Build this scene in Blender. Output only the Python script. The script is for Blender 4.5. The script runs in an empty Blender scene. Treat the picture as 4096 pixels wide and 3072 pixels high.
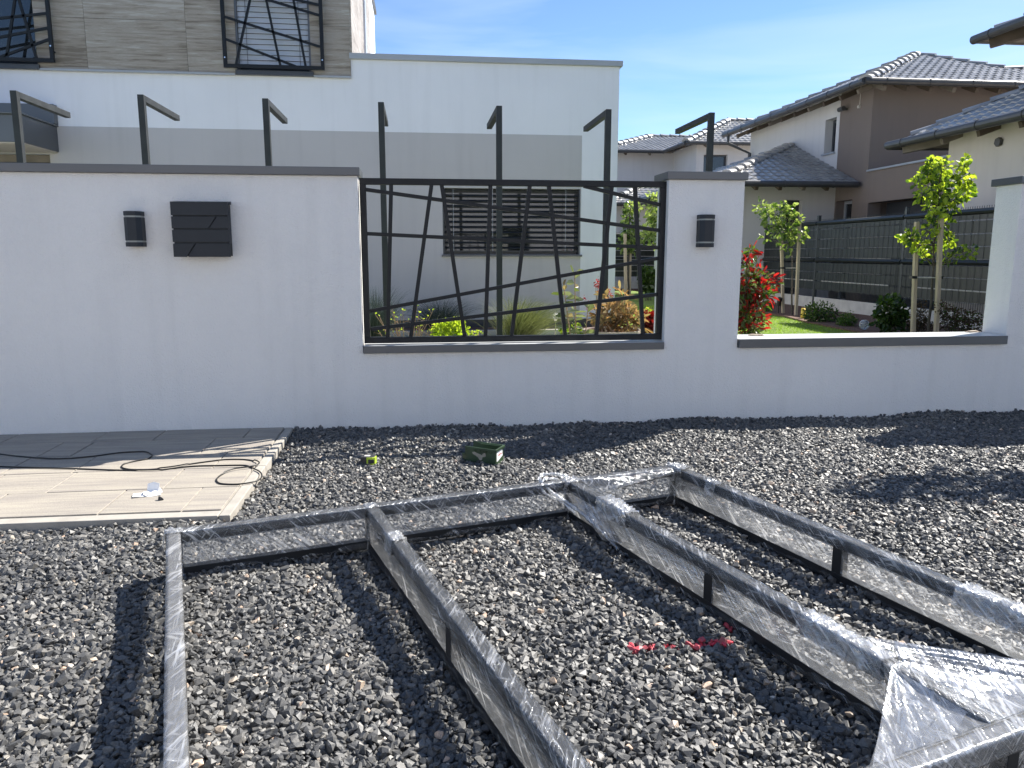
import bpy, bmesh, math, random
import numpy as np
from mathutils import Vector, Matrix, noise
R = math.radians
SC = bpy.context.scene
COL = SC.collection
rnd = random.Random(7)

# ------------------------------------------------------------------ camera
F, PITCH, YAW, CH = 3100.0, R(9.55), R(6.8), 1.15
cam_d = bpy.data.cameras.new('camera')
cam = bpy.data.objects.new('camera', cam_d)
COL.objects.link(cam)
cam.location = (0, 0, CH)
cam.rotation_euler = (R(90) - PITCH, 0, -YAW)
cam_d.sensor_fit = 'HORIZONTAL'
cam_d.sensor_width = 36
cam_d.lens = 36 * F / 4096
cam_d.clip_start = 0.05
cam_d.clip_end = 2000
SC.camera = cam

# ------------------------------------------------------------------ world, sun, exposure
SUN_AZ, SUN_EL = R(59.2), R(45.5)       # azimuth from +Y towards +X
w = bpy.data.worlds.new('World')
SC.world = w
w.use_nodes = True
nt = w.node_tree
for n in list(nt.nodes):
    nt.nodes.remove(n)
sky = nt.nodes.new('ShaderNodeTexSky')
sky.sky_type = 'NISHITA'
sky.sun_disc = False
sky.sun_elevation = SUN_EL
sky.sun_rotation = SUN_AZ
sky.air_density = 0.75
sky.dust_density = 0.0
sky.altitude = 300
sky.ozone_density = 5.0
bg = nt.nodes.new('ShaderNodeBackground')
bg.inputs[1].default_value = 0.09
out = nt.nodes.new('ShaderNodeOutputWorld')
# thin cirrus streaks, part of the sky itself
tc = nt.nodes.new('ShaderNodeTexCoord')
mp = nt.nodes.new('ShaderNodeMapping')
mp.inputs['Rotation'].default_value = (R(8), R(-24), R(10))
mp.inputs['Scale'].default_value = (1.3, 1.3, 9.0)
nz = nt.nodes.new('ShaderNodeTexNoise')
nz.inputs['Scale'].default_value = 1.6
nz.inputs['Detail'].default_value = 5
nz.inputs['Distortion'].default_value = 0.4
rp = nt.nodes.new('ShaderNodeValToRGB')
rp.color_ramp.elements[0].position = 0.47
rp.color_ramp.elements[1].position = 0.75
rp.color_ramp.elements[1].color = (0.42, 0.42, 0.42, 1)
mx = nt.nodes.new('ShaderNodeMixRGB')
mx.inputs[2].default_value = (4.6, 5.4, 6.4, 1)
nt.links.new(tc.outputs['Generated'], mp.inputs[0])
nt.links.new(mp.outputs[0], nz.inputs[0])
nt.links.new(nz.outputs[0], rp.inputs[0])
nt.links.new(rp.outputs[0], mx.inputs[0])
nt.links.new(sky.outputs[0], mx.inputs[1])
nt.links.new(mx.outputs[0], bg.inputs[0])
nt.links.new(bg.outputs[0], out.inputs[0])

sd = bpy.data.lights.new('sun', 'SUN')
sun = bpy.data.objects.new('sun', sd)
COL.objects.link(sun)
sd.energy = 5.0
sd.angle = R(0.55)
sd.color = (1.0, 0.95, 0.87)
to_sun = Vector((math.sin(SUN_AZ) * math.cos(SUN_EL), math.cos(SUN_AZ) * math.cos(SUN_EL), math.sin(SUN_EL)))
sun.location = to_sun * 60
sun.rotation_euler = to_sun.to_track_quat('Z', 'Y').to_euler()

SC.view_settings.view_transform = 'Standard'
SC.view_settings.look = 'None'
SC.view_settings.exposure = 1.2
SC.view_settings.gamma = 1
SC.view_settings.use_curve_mapping = False
SC.render.engine = 'CYCLES'
SC.cycles.use_denoising = True
SC.cycles.transparent_max_bounces = 24
SC.cycles.max_bounces = 8
SC.cycles.sample_clamp_indirect = 6

# ------------------------------------------------------------------ picture ray -> a plane of the place (for measuring)
_f = Vector((math.sin(YAW) * math.cos(PITCH), math.cos(YAW) * math.cos(PITCH), -math.sin(PITCH)))
_r = Vector((math.cos(YAW), -math.sin(YAW), 0))
_u = _r.cross(_f)
def ray(u, v): return _f + _r * ((u - 2048) / F) - _u * ((v - 1536) / F)
def onZ(u, v, z=0.0): d = ray(u, v); return Vector((0, 0, CH)) + d * ((z - CH) / d.z)
def onY(u, v, y): d = ray(u, v); return Vector((0, 0, CH)) + d * (y / d.y)
def onX(u, v, x): d = ray(u, v); return Vector((0, 0, CH)) + d * (x / d.x)
def c1(x, y): return (x * .6329, y * .6329)
def c3(x, y): return (2600 + x * .6763, y * .6763)
def c4(x, y): return (1400 + x * .5877, 600 + y * .5877)
def c5(x, y): return (2600 + x * .6763, 500 + y * .6763)
def c6(x, y): return (x * .6329, 1600 + y * .6329)

# ------------------------------------------------------------------ materials
def newmat(name):
    m = bpy.data.materials.new(name)
    m.use_nodes = True
    return m, m.node_tree, m.node_tree.nodes['Principled BSDF']
def N(t, kind, **kw):
    n = t.nodes.new(kind)
    for k, v in kw.items():
        if k in n.inputs: n.inputs[k].default_value = v
        else: setattr(n, k, v)
    return n
def coords(t, scale=(1, 1, 1), rot=(0, 0, 0), kind='Object'):
    tc = t.nodes.new('ShaderNodeTexCoord'); mp = t.nodes.new('ShaderNodeMapping')
    mp.inputs['Scale'].default_value = scale; mp.inputs['Rotation'].default_value = rot
    t.links.new(tc.outputs[kind], mp.inputs[0]); return mp.outputs[0]
def ramp(t, src, stops):
    r = t.nodes.new('ShaderNodeValToRGB'); el = r.color_ramp.elements
    while len(el) < len(stops): el.new(0.5)
    for e, (p, c) in zip(el, stops):
        e.position = p; e.color = (*c, 1) if not isinstance(c, (int, float)) else (c, c, c, 1)
    t.links.new(src, r.inputs[0]); return r.outputs[0]
def bump(t, p, src, strength, dist, prev=None):
    b = t.nodes.new('ShaderNodeBump'); b.inputs['Strength'].default_value = strength
    b.inputs['Distance'].default_value = dist; t.links.new(src, b.inputs['Height'])
    if prev is not None: t.links.new(prev, b.inputs['Normal'])
    if p is not None: t.links.new(b.outputs[0], p.inputs['Normal'])
    return b.outputs[0]
def simple(name, col, rough=.5, var=.12, vscale=3.0, metal=0.0, bs=0.0, bscale=60, bdist=.002, spec=.5, detail=4, stretch=(1, 1, 1)):
    m, t, p = newmat(name)
    c = coords(t, stretch)
    n = N(t, 'ShaderNodeTexNoise', Scale=vscale, Detail=detail); t.links.new(c, n.inputs[0])
    lo = tuple(x * (1 - var) for x in col); hi = tuple(min(1, x * (1 + var)) for x in col)
    t.links.new(ramp(t, n.outputs[0], [(.3, lo), (.7, hi)]), p.inputs['Base Color'])
    p.inputs['Roughness'].default_value = rough; p.inputs['Metallic'].default_value = metal
    p.inputs['Specular IOR Level'].default_value = spec
    if bs:
        n2 = N(t, 'ShaderNodeTexNoise', Scale=bscale, Detail=3); t.links.new(c, n2.inputs[0])
        bump(t, p, n2.outputs[0], bs, bdist)
    return m
def plaster(name, col, b=.5):
    m, t, p = newmat(name)
    c = coords(t)
    n = N(t, 'ShaderNodeTexNoise', Scale=.9, Detail=6, Roughness=.6); t.links.new(c, n.inputs[0])
    a = tuple(x * .955 for x in col)
    base = ramp(t, n.outputs[0], [(.35, a), (.65, col)])
    # rain runs and splash marks
    cs = coords(t, (7, 7, .5)); n3 = N(t, 'ShaderNodeTexNoise', Scale=1.0, Detail=5); t.links.new(cs, n3.inputs[0])
    st = ramp(t, n3.outputs[0], [(.5, 1.0), (.8, .93)])
    mm = N(t, 'ShaderNodeMixRGB', blend_type='MULTIPLY'); mm.inputs[0].default_value = 1
    t.links.new(base, mm.inputs[1]); t.links.new(st, mm.inputs[2]); t.links.new(mm.outputs[0], p.inputs['Base Color'])
    g = N(t, 'ShaderNodeTexNoise', Scale=150, Detail=3); t.links.new(c, g.inputs[0])
    g2 = N(t, 'ShaderNodeTexNoise', Scale=14, Detail=3); t.links.new(c, g2.inputs[0])
    b1 = bump(t, None, g2.outputs[0], .12, .01)
    bump(t, p, g.outputs[0], b, .011, b1)
    p.inputs['Roughness'].default_value = .9; p.inputs['Specular IOR Level'].default_value = .2
    return m
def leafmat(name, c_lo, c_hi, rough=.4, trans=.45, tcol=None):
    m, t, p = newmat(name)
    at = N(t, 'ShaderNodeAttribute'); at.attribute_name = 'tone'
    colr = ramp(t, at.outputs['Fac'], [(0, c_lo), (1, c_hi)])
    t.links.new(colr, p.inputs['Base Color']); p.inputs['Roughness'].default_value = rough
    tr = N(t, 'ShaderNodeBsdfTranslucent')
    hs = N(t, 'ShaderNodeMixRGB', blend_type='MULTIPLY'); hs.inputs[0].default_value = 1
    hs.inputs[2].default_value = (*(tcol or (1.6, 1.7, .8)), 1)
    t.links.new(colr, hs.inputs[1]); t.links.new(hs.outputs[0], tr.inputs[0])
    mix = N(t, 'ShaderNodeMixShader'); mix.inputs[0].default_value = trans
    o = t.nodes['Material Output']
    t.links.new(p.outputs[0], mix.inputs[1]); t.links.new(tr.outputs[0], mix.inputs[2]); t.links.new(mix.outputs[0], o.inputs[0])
    return m

M = {}
M['plaster'] = plaster('white_render', (.84, .825, .80), .8)
M['house_white'] = plaster('house_render', (.78, .79, .83), .25)
M['house_grey'] = plaster('grey_render', (.50, .485, .49), .25)
M['cream'] = plaster('cream_render', (.62, .565, .52), .25)
M['brown'] = plaster('brown_render', (.215, .175, .152), .25)
M['offwhite'] = plaster('offwhite_render', (.66, .635, .62), .25)
M['coping'] = simple('grey_sheet_metal', (.062, .068, .076), .36, .10, 2.0, spec=.9, bs=.05, bscale=6, bdist=.01)
M['light_metal'] = simple('light_sheet_metal', (.34, .36, .39), .35, .05, 2)
M['anthracite'] = simple('anthracite_paint', (.010, .012, .015), .42, .15, 8, spec=.25, bs=.04, bscale=300, bdist=.001)
M['post'] = simple('post_paint', (.032, .036, .040), .55, .2, 6, spec=.25)
M['box_metal'] = simple('mailbox_paint', (.024, .028, .034), .5, .08, 20, spec=.3, bs=.15, bscale=700, bdist=.0006)
M['frosted'] = simple('frosted_strip', (.30, .31, .29), .35, .05, 30)
M['blind_pale'] = simple('pale_blind', (.50, .53, .58), .4, .04, 4)
M['slat'] = simple('dark_slat', (.050, .051, .054), .45, .05, 4)
M['dark'] = simple('dark_void', (.01, .01, .011), .7)
M['sill_dark'] = simple('window_metal', (.045, .05, .06), .35)
M['gutter'] = simple('gutter_metal', (.055, .053, .052), .38, .15, 5)
M['wood'] = simple('weathered_timber', (.40, .33, .26), .75, .25, 4, stretch=(8, 8, .8), bs=.3, bscale=30)
M['timber_dark'] = simple('rafter_timber', (.10, .075, .055), .7, .2, 5)
M['timber_light'] = simple('soffit_boards', (.20, .17, .14), .7, .15, 5)
M['stake'] = simple('stake_timber', (.50, .40, .29), .75, .18, 5, stretch=(12, 12, 1), bs=.3, bscale=20)
M['bark'] = simple('bark', (.09, .075, .06), .85, .3, 30, bs=.5, bscale=60)
M['stem'] = simple('twig_bark', (.30, .20, .13), .7, .3, 40)
M['kerb'] = simple('pale_concrete', (.35, .325, .285), .8, .12, 14, bs=.35, bscale=120, bdist=.002)
M['concrete'] = simple('base_board_concrete', (.52, .50, .47), .85, .12, 6, bs=.3, bscale=60, bdist=.004)
M['pot'] = simple('taupe_planter', (.42, .35, .31), .5, .05, 4)
M['cable'] = simple('cable_rubber', (.009, .009, .009), .45, .2, 50)
M['paper'] = simple('paper', (.80, .80, .80), .7, .04, 20)
M['mulch'] = simple('bark_mulch', (.13, .07, .05), .9, .6, 45, bs=1.0, bscale=50, bdist=.02, detail=8)
M['garden_stone'] = simple('pale_paving', (.55, .50, .45), .8, .1, 5)
M['soil'] = simple('stone_dust', (.035, .036, .038), .95, .4, 60, bs=1.0, bscale=70, bdist=.015)
M['steel'] = simple('frame_steel', (.014, .016, .019), .4, .25, 10, spec=.3, bs=.08, bscale=90)
M['green_plastic'] = simple('green_plastic', (.030, .058, .026), .42, .35, 12, bs=.15, bscale=60)
M['lime'] = simple('lime_plastic', (.42, .56, .04), .4, .06, 30)
M['black_plastic'] = simple('black_plastic', (.03, .03, .032), .45)
M['label_grey'] = simple('torn_label', (.30, .27, .22), .8, .2, 60)
M['red_ink'] = simple('red_ink', (.55, .08, .08), .7)
M['chrome'] = simple('polished_steel', (.6, .6, .6), .2, .05, metal=1.0)
M['yellow'] = simple('yellow_plastic', (.70, .48, .05), .5)
M['tie'] = simple('pale_webbing', (.60, .56, .48), .8)
M['stone_dark'] = simple('loose_basalt', (.05, .05, .052), .85, .3, 60, bs=.5, bscale=200)

def m_glass(name, tint=(.02, .025, .03), rough=.03):
    m, t, p = newmat(name)
    p.inputs['Base Color'].default_value = (*tint, 1); p.inputs['Roughness'].default_value = rough
    p.inputs['Specular IOR Level'].default_value = .9
    n = N(t, 'ShaderNodeTexNoise', Scale=1.2); t.links.new(coords(t), n.inputs[0])
    bump(t, p, n.outputs[0], .06, .02)
    return m
M['glass'] = m_glass('window_glass')
m, t, p = newmat('crackle_glass')
p.inputs['Base Color'].default_value = (.9, .92, .95, 1); p.inputs['Roughness'].default_value = .06
p.inputs['Transmission Weight'].default_value = .8
v = N(t, 'ShaderNodeTexVoronoi', Scale=60); v.feature = 'DISTANCE_TO_EDGE'; t.links.new(coords(t), v.inputs[0]); bump(t, p, v.outputs[0], .8, .01)
M['crackle'] = m

# travertine
m, t, p = newmat('travertine')
c = coords(t)
gi = N(t, 'ShaderNodeNewGeometry')
ofs = N(t, 'ShaderNodeVectorMath', operation='SCALE'); cmb = N(t, 'ShaderNodeCombineXYZ')
for i in range(3): t.links.new(gi.outputs['Random Per Island'], cmb.inputs[i])
t.links.new(cmb.outputs[0], ofs.inputs[0]); ofs.inputs['Scale'].default_value = 37
add = N(t, 'ShaderNodeVectorMath', operation='ADD'); t.links.new(c, add.inputs[0]); t.links.new(ofs.outputs[0], add.inputs[1])
mpn = t.nodes.new('ShaderNodeMapping'); mpn.inputs['Scale'].default_value = (1.2, 1.2, 17); t.links.new(add.outputs[0], mpn.inputs[0])
n1 = N(t, 'ShaderNodeTexNoise', Scale=1.6, Detail=10, Roughness=.66, Distortion=.25); t.links.new(mpn.outputs[0], n1.inputs[0])
n2 = N(t, 'ShaderNodeTexNoise', Scale=.7, Detail=3); t.links.new(add.outputs[0], n2.inputs[0])
mt = N(t, 'ShaderNodeMath', operation='ADD'); t.links.new(n1.outputs[0], mt.inputs[0])
m2 = N(t, 'ShaderNodeMath', operation='MULTIPLY'); m2.inputs[1].default_value = .5; t.links.new(n2.outputs[0], m2.inputs[0]); t.links.new(m2.outputs[0], mt.inputs[1])
cc = ramp(t, mt.outputs[0], [(.60, (.16, .132, .10)), (.68, (.25, .215, .175)), (.745, (.28, .245, .205)), (.775, (.34, .305, .262)), (.80, (.28, .25, .21)), (.90, (.40, .37, .33))])
t.links.new(cc, p.inputs['Base Color']); p.inputs['Roughness'].default_value = .55
bump(t, p, n1.outputs[0], .15, .004)
M['travertine'] = m

# roof tiles
m, t, p = newmat('concrete_roof_tile')
n1 = N(t, 'ShaderNodeTexNoise', Scale=3, Detail=6); t.links.new(coords(t), n1.inputs[0])
t.links.new(ramp(t, n1.outputs[0], [(.3, (.18, .175, .17)), (.7, (.36, .35, .335))]), p.inputs['Base Color'])
p.inputs['Roughness'].default_value = .30; p.inputs['Specular IOR Level'].default_value = .9
M['tile'] = m

# paving slabs: rows of 0.345 m, staggered, streaky light concrete
m, t, p = newmat('streaked_paving')
c = coords(t, (1, 1, 1), kind='Object')
gi = N(t, 'ShaderNodeNewGeometry')
cmb = N(t, 'ShaderNodeCombineXYZ'); sc_ = N(t, 'ShaderNodeVectorMath', operation='SCALE'); sc_.inputs['Scale'].default_value = 23
for i in range(3): t.links.new(gi.outputs['Random Per Island'], cmb.inputs[i])
t.links.new(cmb.outputs[0], sc_.inputs[0]); add = N(t, 'ShaderNodeVectorMath', operation='ADD')
t.links.new(c, add.inputs[0]); t.links.new(sc_.outputs[0], add.inputs[1])
mpn = t.nodes.new('ShaderNodeMapping'); mpn.inputs['Scale'].default_value = (1.3, 13, 6); t.links.new(add.outputs[0], mpn.inputs[0])
n1 = N(t, 'ShaderNodeTexNoise', Scale=2.0, Detail=6, Roughness=.55, Distortion=.3); t.links.new(mpn.outputs[0], n1.inputs[0])
n2 = N(t, 'ShaderNodeTexNoise', Scale=160, Detail=2); t.links.new(c, n2.inputs[0])
cc = ramp(t, n1.outputs[0], [(.32, (.25, .225, .20)), (.5, (.305, .275, .235)), (.68, (.365, .33, .27))])
sp = ramp(t, n2.outputs[0], [(.30, .80), (.5, 1.0)])
mm = N(t, 'ShaderNodeMixRGB', blend_type='MULTIPLY'); mm.inputs[0].default_value = 1
t.links.new(cc, mm.inputs[1]); t.links.new(sp, mm.inputs[2]); t.links.new(mm.outputs[0], p.inputs['Base Color'])
p.inputs['Roughness'].default_value = .75; bump(t, p, n2.outputs[0], .35, .003)
M['paving'] = m

# gravel stones (tone: value per stone, paint: share of red spray per stone)
m, t, p = newmat('crushed_basalt')
at = N(t, 'ShaderNodeAttribute'); at.attribute_name = 'tone'
ap = N(t, 'ShaderNodeAttribute'); ap.attribute_name = 'paint'
cc = ramp(t, at.outputs['Fac'], [(0, (.028, .029, .031)), (.45, (.075, .075, .074)), (.85, (.165, .156, .140)), (.955, (.31, .285, .245)), (.965, (.36, .29, .22)), (.985, (.46, .33, .24)), (1, (.60, .54, .46))])
n2 = N(t, 'ShaderNodeTexNoise', Scale=190, Detail=4, Roughness=.7); t.links.new(coords(t), n2.inputs[0])
sp = ramp(t, n2.outputs[0], [(.25, .55), (.75, 1.45)])
mm = N(t, 'ShaderNodeMixRGB', blend_type='MULTIPLY'); mm.inputs[0].default_value = 1
t.links.new(cc, mm.inputs[1]); t.links.new(sp, mm.inputs[2])
rx = N(t, 'ShaderNodeMixRGB'); rx.inputs[2].default_value = (.66, .03, .06, 1)
t.links.new(ap.outputs['Fac'], rx.inputs[0]); t.links.new(mm.outputs[0], rx.inputs[1]); t.links.new(rx.outputs[0], p.inputs['Base Color'])
p.inputs['Roughness'].default_value = .55; p.inputs['Specular IOR Level'].default_value = .7
bump(t, p, n2.outputs[0], .35, .0015)
M['gravel'] = m

# lawn
m, t, p = newmat('lawn')
n1 = N(t, 'ShaderNodeTexNoise', Scale=2.5, Detail=8); t.links.new(coords(t), n1.inputs[0])
n2 = N(t, 'ShaderNodeTexNoise', Scale=90, Detail=3); t.links.new(coords(t), n2.inputs[0])
t.links.new(ramp(t, n1.outputs[0], [(.3, (.11, .17, .02)), (.7, (.19, .27, .045))]), p.inputs['Base Color'])
p.inputs['Roughness'].default_value = .9; bump(t, p, n2.outputs[0], 1, .02)
M['lawn'] = m

# stretch film: clear sheet with milky streaks of pulled, folded plastic
def film(name, base, streak, white, rough=.16, fq=1.0, back=.5):
    m, t, p = newmat(name)
    o = t.nodes['Material Output']; t.nodes.remove(p)
    tc = t.nodes.new('ShaderNodeTexCoord')
    def streaks(rot, hi, lo, seed):
        mp = t.nodes.new('ShaderNodeMapping'); mp.vector_type = 'POINT'
        mp.inputs['Rotation'].default_value = rot; mp.inputs['Location'].default_value = (seed, seed * 2, 0)
        t.links.new(tc.outputs['Object'], mp.inputs[0])
        mq = t.nodes.new('ShaderNodeMapping'); mq.inputs['Scale'].default_value = (hi * fq, lo * fq, lo * fq); t.links.new(mp.outputs[0], mq.inputs[0])
        n = N(t, 'ShaderNodeTexNoise', Scale=1.0, Detail=3, Roughness=.6, Distortion=.35); t.links.new(mq.outputs[0], n.inputs[0]); return n.outputs[0]
    a = streaks((R(20), R(35), R(40)), 85, 5, 1.3)
    b = streaks((R(-35), R(-28), R(25)), 120, 7, 4.1)
    c = streaks((R(5), R(60), R(-30)), 60, 9, 7.7)
    ra = ramp(t, a, [(.54, 0.0), (.66, 1.0)]); rb = ramp(t, b, [(.56, 0.0), (.68, .8)]); rc_ = ramp(t, c, [(.59, 0.0), (.72, .7)])
    big = N(t, 'ShaderNodeTexNoise', Scale=7, Detail=3); t.links.new(tc.outputs['Object'], big.inputs[0])
    bigr = ramp(t, big.outputs[0], [(.35, .25), (.7, 1.0)])
    s1 = N(t, 'ShaderNodeMath', operation='MAXIMUM'); t.links.new(ra, s1.inputs[0]); t.links.new(rb, s1.inputs[1])
    s2 = N(t, 'ShaderNodeMath', operation='MAXIMUM'); t.links.new(s1.outputs[0], s2.inputs[0]); t.links.new(rc_, s2.inputs[1])
    s3 = N(t, 'ShaderNodeMath', operation='MULTIPLY'); t.links.new(s2.outputs[0], s3.inputs[0]); t.links.new(bigr, s3.inputs[1])
    s4 = N(t, 'ShaderNodeMath', operation='MULTIPLY_ADD'); s4.inputs[1].default_value = streak; s4.inputs[2].default_value = base
    s4.use_clamp = True; t.links.new(s3.outputs[0], s4.inputs[0])
    sm = N(t, 'ShaderNodeMath', operation='ADD'); t.links.new(a, sm.inputs[0]); t.links.new(b, sm.inputs[1])
    nb = bump(t, None, sm.outputs[0], 1.0, .006)
    tb = N(t, 'ShaderNodeBsdfTransparent'); tb.inputs[0].default_value = (.97, .975, .98, 1)
    gl = N(t, 'ShaderNodeBsdfGlossy'); gl.inputs['Roughness'].default_value = rough; gl.inputs['Color'].default_value = (.9, .93, .97, 1); t.links.new(nb, gl.inputs['Normal'])
    df = N(t, 'ShaderNodeBsdfDiffuse'); df.inputs[0].default_value = (white, white, white, 1)
    trl = N(t, 'ShaderNodeBsdfTranslucent'); trl.inputs[0].default_value = (white, white, white, 1)
    m1 = N(t, 'ShaderNodeMixShader'); m1.inputs[0].default_value = back; t.links.new(df.outputs[0], m1.inputs[1]); t.links.new(trl.outputs[0], m1.inputs[2])
    m2 = N(t, 'ShaderNodeMixShader'); m2.inputs[0].default_value = .45; t.links.new(m1.outputs[0], m2.inputs[1]); t.links.new(gl.outputs[0], m2.inputs[2])
    m3 = N(t, 'ShaderNodeMixShader'); t.links.new(s4.outputs[0], m3.inputs[0]); t.links.new(tb.outputs[0], m3.inputs[1]); t.links.new(m2.outputs[0], m3.inputs[2])
    fr = N(t, 'ShaderNodeFresnel'); fr.inputs[0].default_value = 1.25
    g2 = N(t, 'ShaderNodeBsdfGlossy'); g2.inputs['Roughness'].default_value = .1; t.links.new(nb, g2.inputs['Normal'])
    m4 = N(t, 'ShaderNodeMixShader'); t.links.new(fr.outputs[0], m4.inputs[0]); t.links.new(m3.outputs[0], m4.inputs[1]); t.links.new(g2.outputs[0], m4.inputs[2])
    t.links.new(m4.outputs[0], o.inputs[0])
    return m
M['film'] = film('stretch_film', .11, .85, 1.0, .16, 1.3, .7)
M['film_top'] = film('stretch_film_tight', .06, 1.0, 1.0, .2, 1.7)
M['film_dense'] = film('stretch_film_bunched', .30, 1.0, 1.0)

M['leaf_lime'] = leafmat('lime_leaf', (.10, .17, .015), (.24, .34, .03), .45, .5)
M['leaf_bright'] = leafmat('bright_leaf', (.16, .24, .02), (.46, .52, .07), .45, .5)
M['leaf_pale'] = leafmat('pale_green_leaf', (.11, .16, .04), (.36, .42, .18), .35, .4)
M['leaf_dark'] = leafmat('dark_green_leaf', (.015, .035, .010), (.05, .09, .02), .35, .25)
M['leaf_mid'] = leafmat('mid_green_leaf', (.03, .07, .012), (.10, .17, .03), .4, .35)
M['leaf_red'] = leafmat('red_leaf', (.16, .015, .015), (.50, .05, .045), .35, .45, (1.5, .5, .5))
M['leaf_maroon'] = leafmat('maroon_leaf', (.06, .008, .008), (.22, .02, .015), .45, .35, (1.5, .5, .5))
M['leaf_rust'] = leafmat('dark_rust_leaf', (.03, .025, .012), (.11, .07, .03), .5, .3, (1.3, 1.1, .7))
M['leaf_bronze'] = leafmat('bronze_leaf', (.10, .07, .025), (.42, .36, .22), .3, .3, (1.3, 1.1, .6))
M['leaf_olive'] = leafmat('olive_leaf', (.06, .085, .025), (.26, .28, .17), .28, .25)
M['leaf_dry'] = leafmat('dry_leaf', (.20, .13, .06), (.52, .40, .24), .45, .4, (1.3, 1.0, .6))
M['blade'] = leafmat('feather_grass', (.05, .08, .025), (.22, .24, .10), .5, .4, (1.2, 1.2, .8))
M['blade_dark'] = leafmat('blue_grass', (.02, .035, .03), (.07, .10, .08), .5, .3, (1, 1, 1))
M['turf'] = leafmat('turf_blade', (.11, .19, .02), (.25, .37, .05), .5, .45)
M['strip'] = simple('privacy_strip', (.021, .026, .025), .45, .22, 1.5, bs=.1, bscale=4, bdist=.02)
M['wire'] = simple('fence_wire', (.045, .05, .052), .4)
M['gap'] = simple('sunlit_line_and_badge', (.62, .60, .57), .6)  # pale tone painting the sunlit fence lines, also the tape badge

# ------------------------------------------------------------------ object helpers
OFF = {}
def tag(o, label=None, cat=None, group=None, kind=None):
    if label: o['label'] = label
    if cat: o['category'] = cat
    if group: o['group'] = group
    if kind: o['kind'] = kind
    return o
def thing(name, loc, label, cat, group=None):
    o = bpy.data.objects.new(name, None); COL.objects.link(o); o.location = loc
    o.empty_display_size = .1
    OFF[o.name] = Vector(loc); return tag(o, label, cat, group)
class MB:
    def __init__(s): s.v = []; s.f = []
    def add(s, vs, fs):
        k = len(s.v); s.v += [tuple(a) for a in vs]; s.f += [tuple(i + k for i in f) for f in fs]; return s
    def box(s, x0, x1, y0, y1, z0, z1, M4=None):
        vs = [Vector((x, y, z)) for z in (z0, z1) for y in (y0, y1) for x in (x0, x1)]
        if M4 is not None: vs = [M4 @ q for q in vs]
        return s.add(vs, [(0, 2, 3, 1), (4, 5, 7, 6), (0, 1, 5, 4), (2, 6, 7, 3), (0, 4, 6, 2), (1, 3, 7, 5)])
    def bar(s, p, q, wx, wy, up=(0, 1, 0)):
        p = Vector(p); q = Vector(q); d = (q - p).normalized(); up = Vector(up)
        a = d.cross(up).normalized(); b = a.cross(d).normalized()
        vs = [o + a * (sx * wx / 2) + b * (sy * wy / 2) for o in (p, q) for sx, sy in ((-1, -1), (1, -1), (1, 1), (-1, 1))]
        return s.add(vs, [(0, 3, 2, 1), (4, 5, 6, 7), (0, 1, 5, 4), (1, 2, 6, 5), (2, 3, 7, 6), (3, 0, 4, 7)])
    def tube(s, pts, rad, n=8, cap=True):
        pts = [Vector(q) for q in pts]; k0 = len(s.v)
        if not hasattr(rad, '__len__'): rad = [rad] * len(pts)
        prev = None
        for i, q in enumerate(pts):
            d = (pts[min(i + 1, len(pts) - 1)] - pts[max(i - 1, 0)]).normalized()
            if prev is None: a = d.orthogonal().normalized()
            else: a = (prev - d * prev.dot(d)).normalized()
            prev = a; b = d.cross(a)
            for j in range(n):
                an = 2 * math.pi * j / n
                s.v.append(tuple(q + (a * math.cos(an) + b * math.sin(an)) * rad[i]))
        for i in range(len(pts) - 1):
            for j in range(n):
                a0 = k0 + i * n + j; a1 = k0 + i * n + (j + 1) % n
                s.f.append((a0, a1, a1 + n, a0 + n))
        if cap:
            s.f.append(tuple(k0 + j for j in reversed(range(n)))); e = k0 + (len(pts) - 1) * n
            s.f.append(tuple(e + j for j in range(n)))
        return s
    def prism(s, poly, d):
        d = Vector(d); n = len(poly); vs = [Vector(q) for q in poly]; vs += [q + d for q in vs]
        fs = [tuple(reversed(range(n))), tuple(range(n, 2 * n))] + [(i, (i + 1) % n, (i + 1) % n + n, i + n) for i in range(n)]
        return s.add(vs, fs)
    def build(s, name, mat, parent=None, bevel=0, smooth=False, local=False):
        me = bpy.data.meshes.new(name)
        off = OFF.get(parent.name, Vector()) if (parent is not None and not local) else Vector()
        me.from_pydata([(a[0] - off.x, a[1] - off.y, a[2] - off.z) for a in s.v], [], s.f)
        bm = bmesh.new(); bm.from_mesh(me); bmesh.ops.recalc_face_normals(bm, faces=bm.faces); bm.to_mesh(me); bm.free()
        me.materials.append(mat)
        if smooth: me.polygons.foreach_set('use_smooth', [True] * len(me.polygons))
        o = bpy.data.objects.new(name, me); COL.objects.link(o)
        if parent is not None:
            o.parent = parent; OFF[o.name] = OFF.get(parent.name, Vector())
        if bevel:
            b = o.modifiers.new('bevel', 'BEVEL'); b.width = bevel; b.segments = 2; b.limit_method = 'ANGLE'; b.angle_limit = R(40)
        return o
def struct(o): return tag(o, kind='structure')
def children(o): return [c for c in bpy.data.objects if c.parent == o]
def copy_tree(o, parent=None):
    c = o.copy(); COL.objects.link(c)
    if parent is not None: c.parent = parent
    for ch in children(o): copy_tree(ch, c)
    return c

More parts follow.
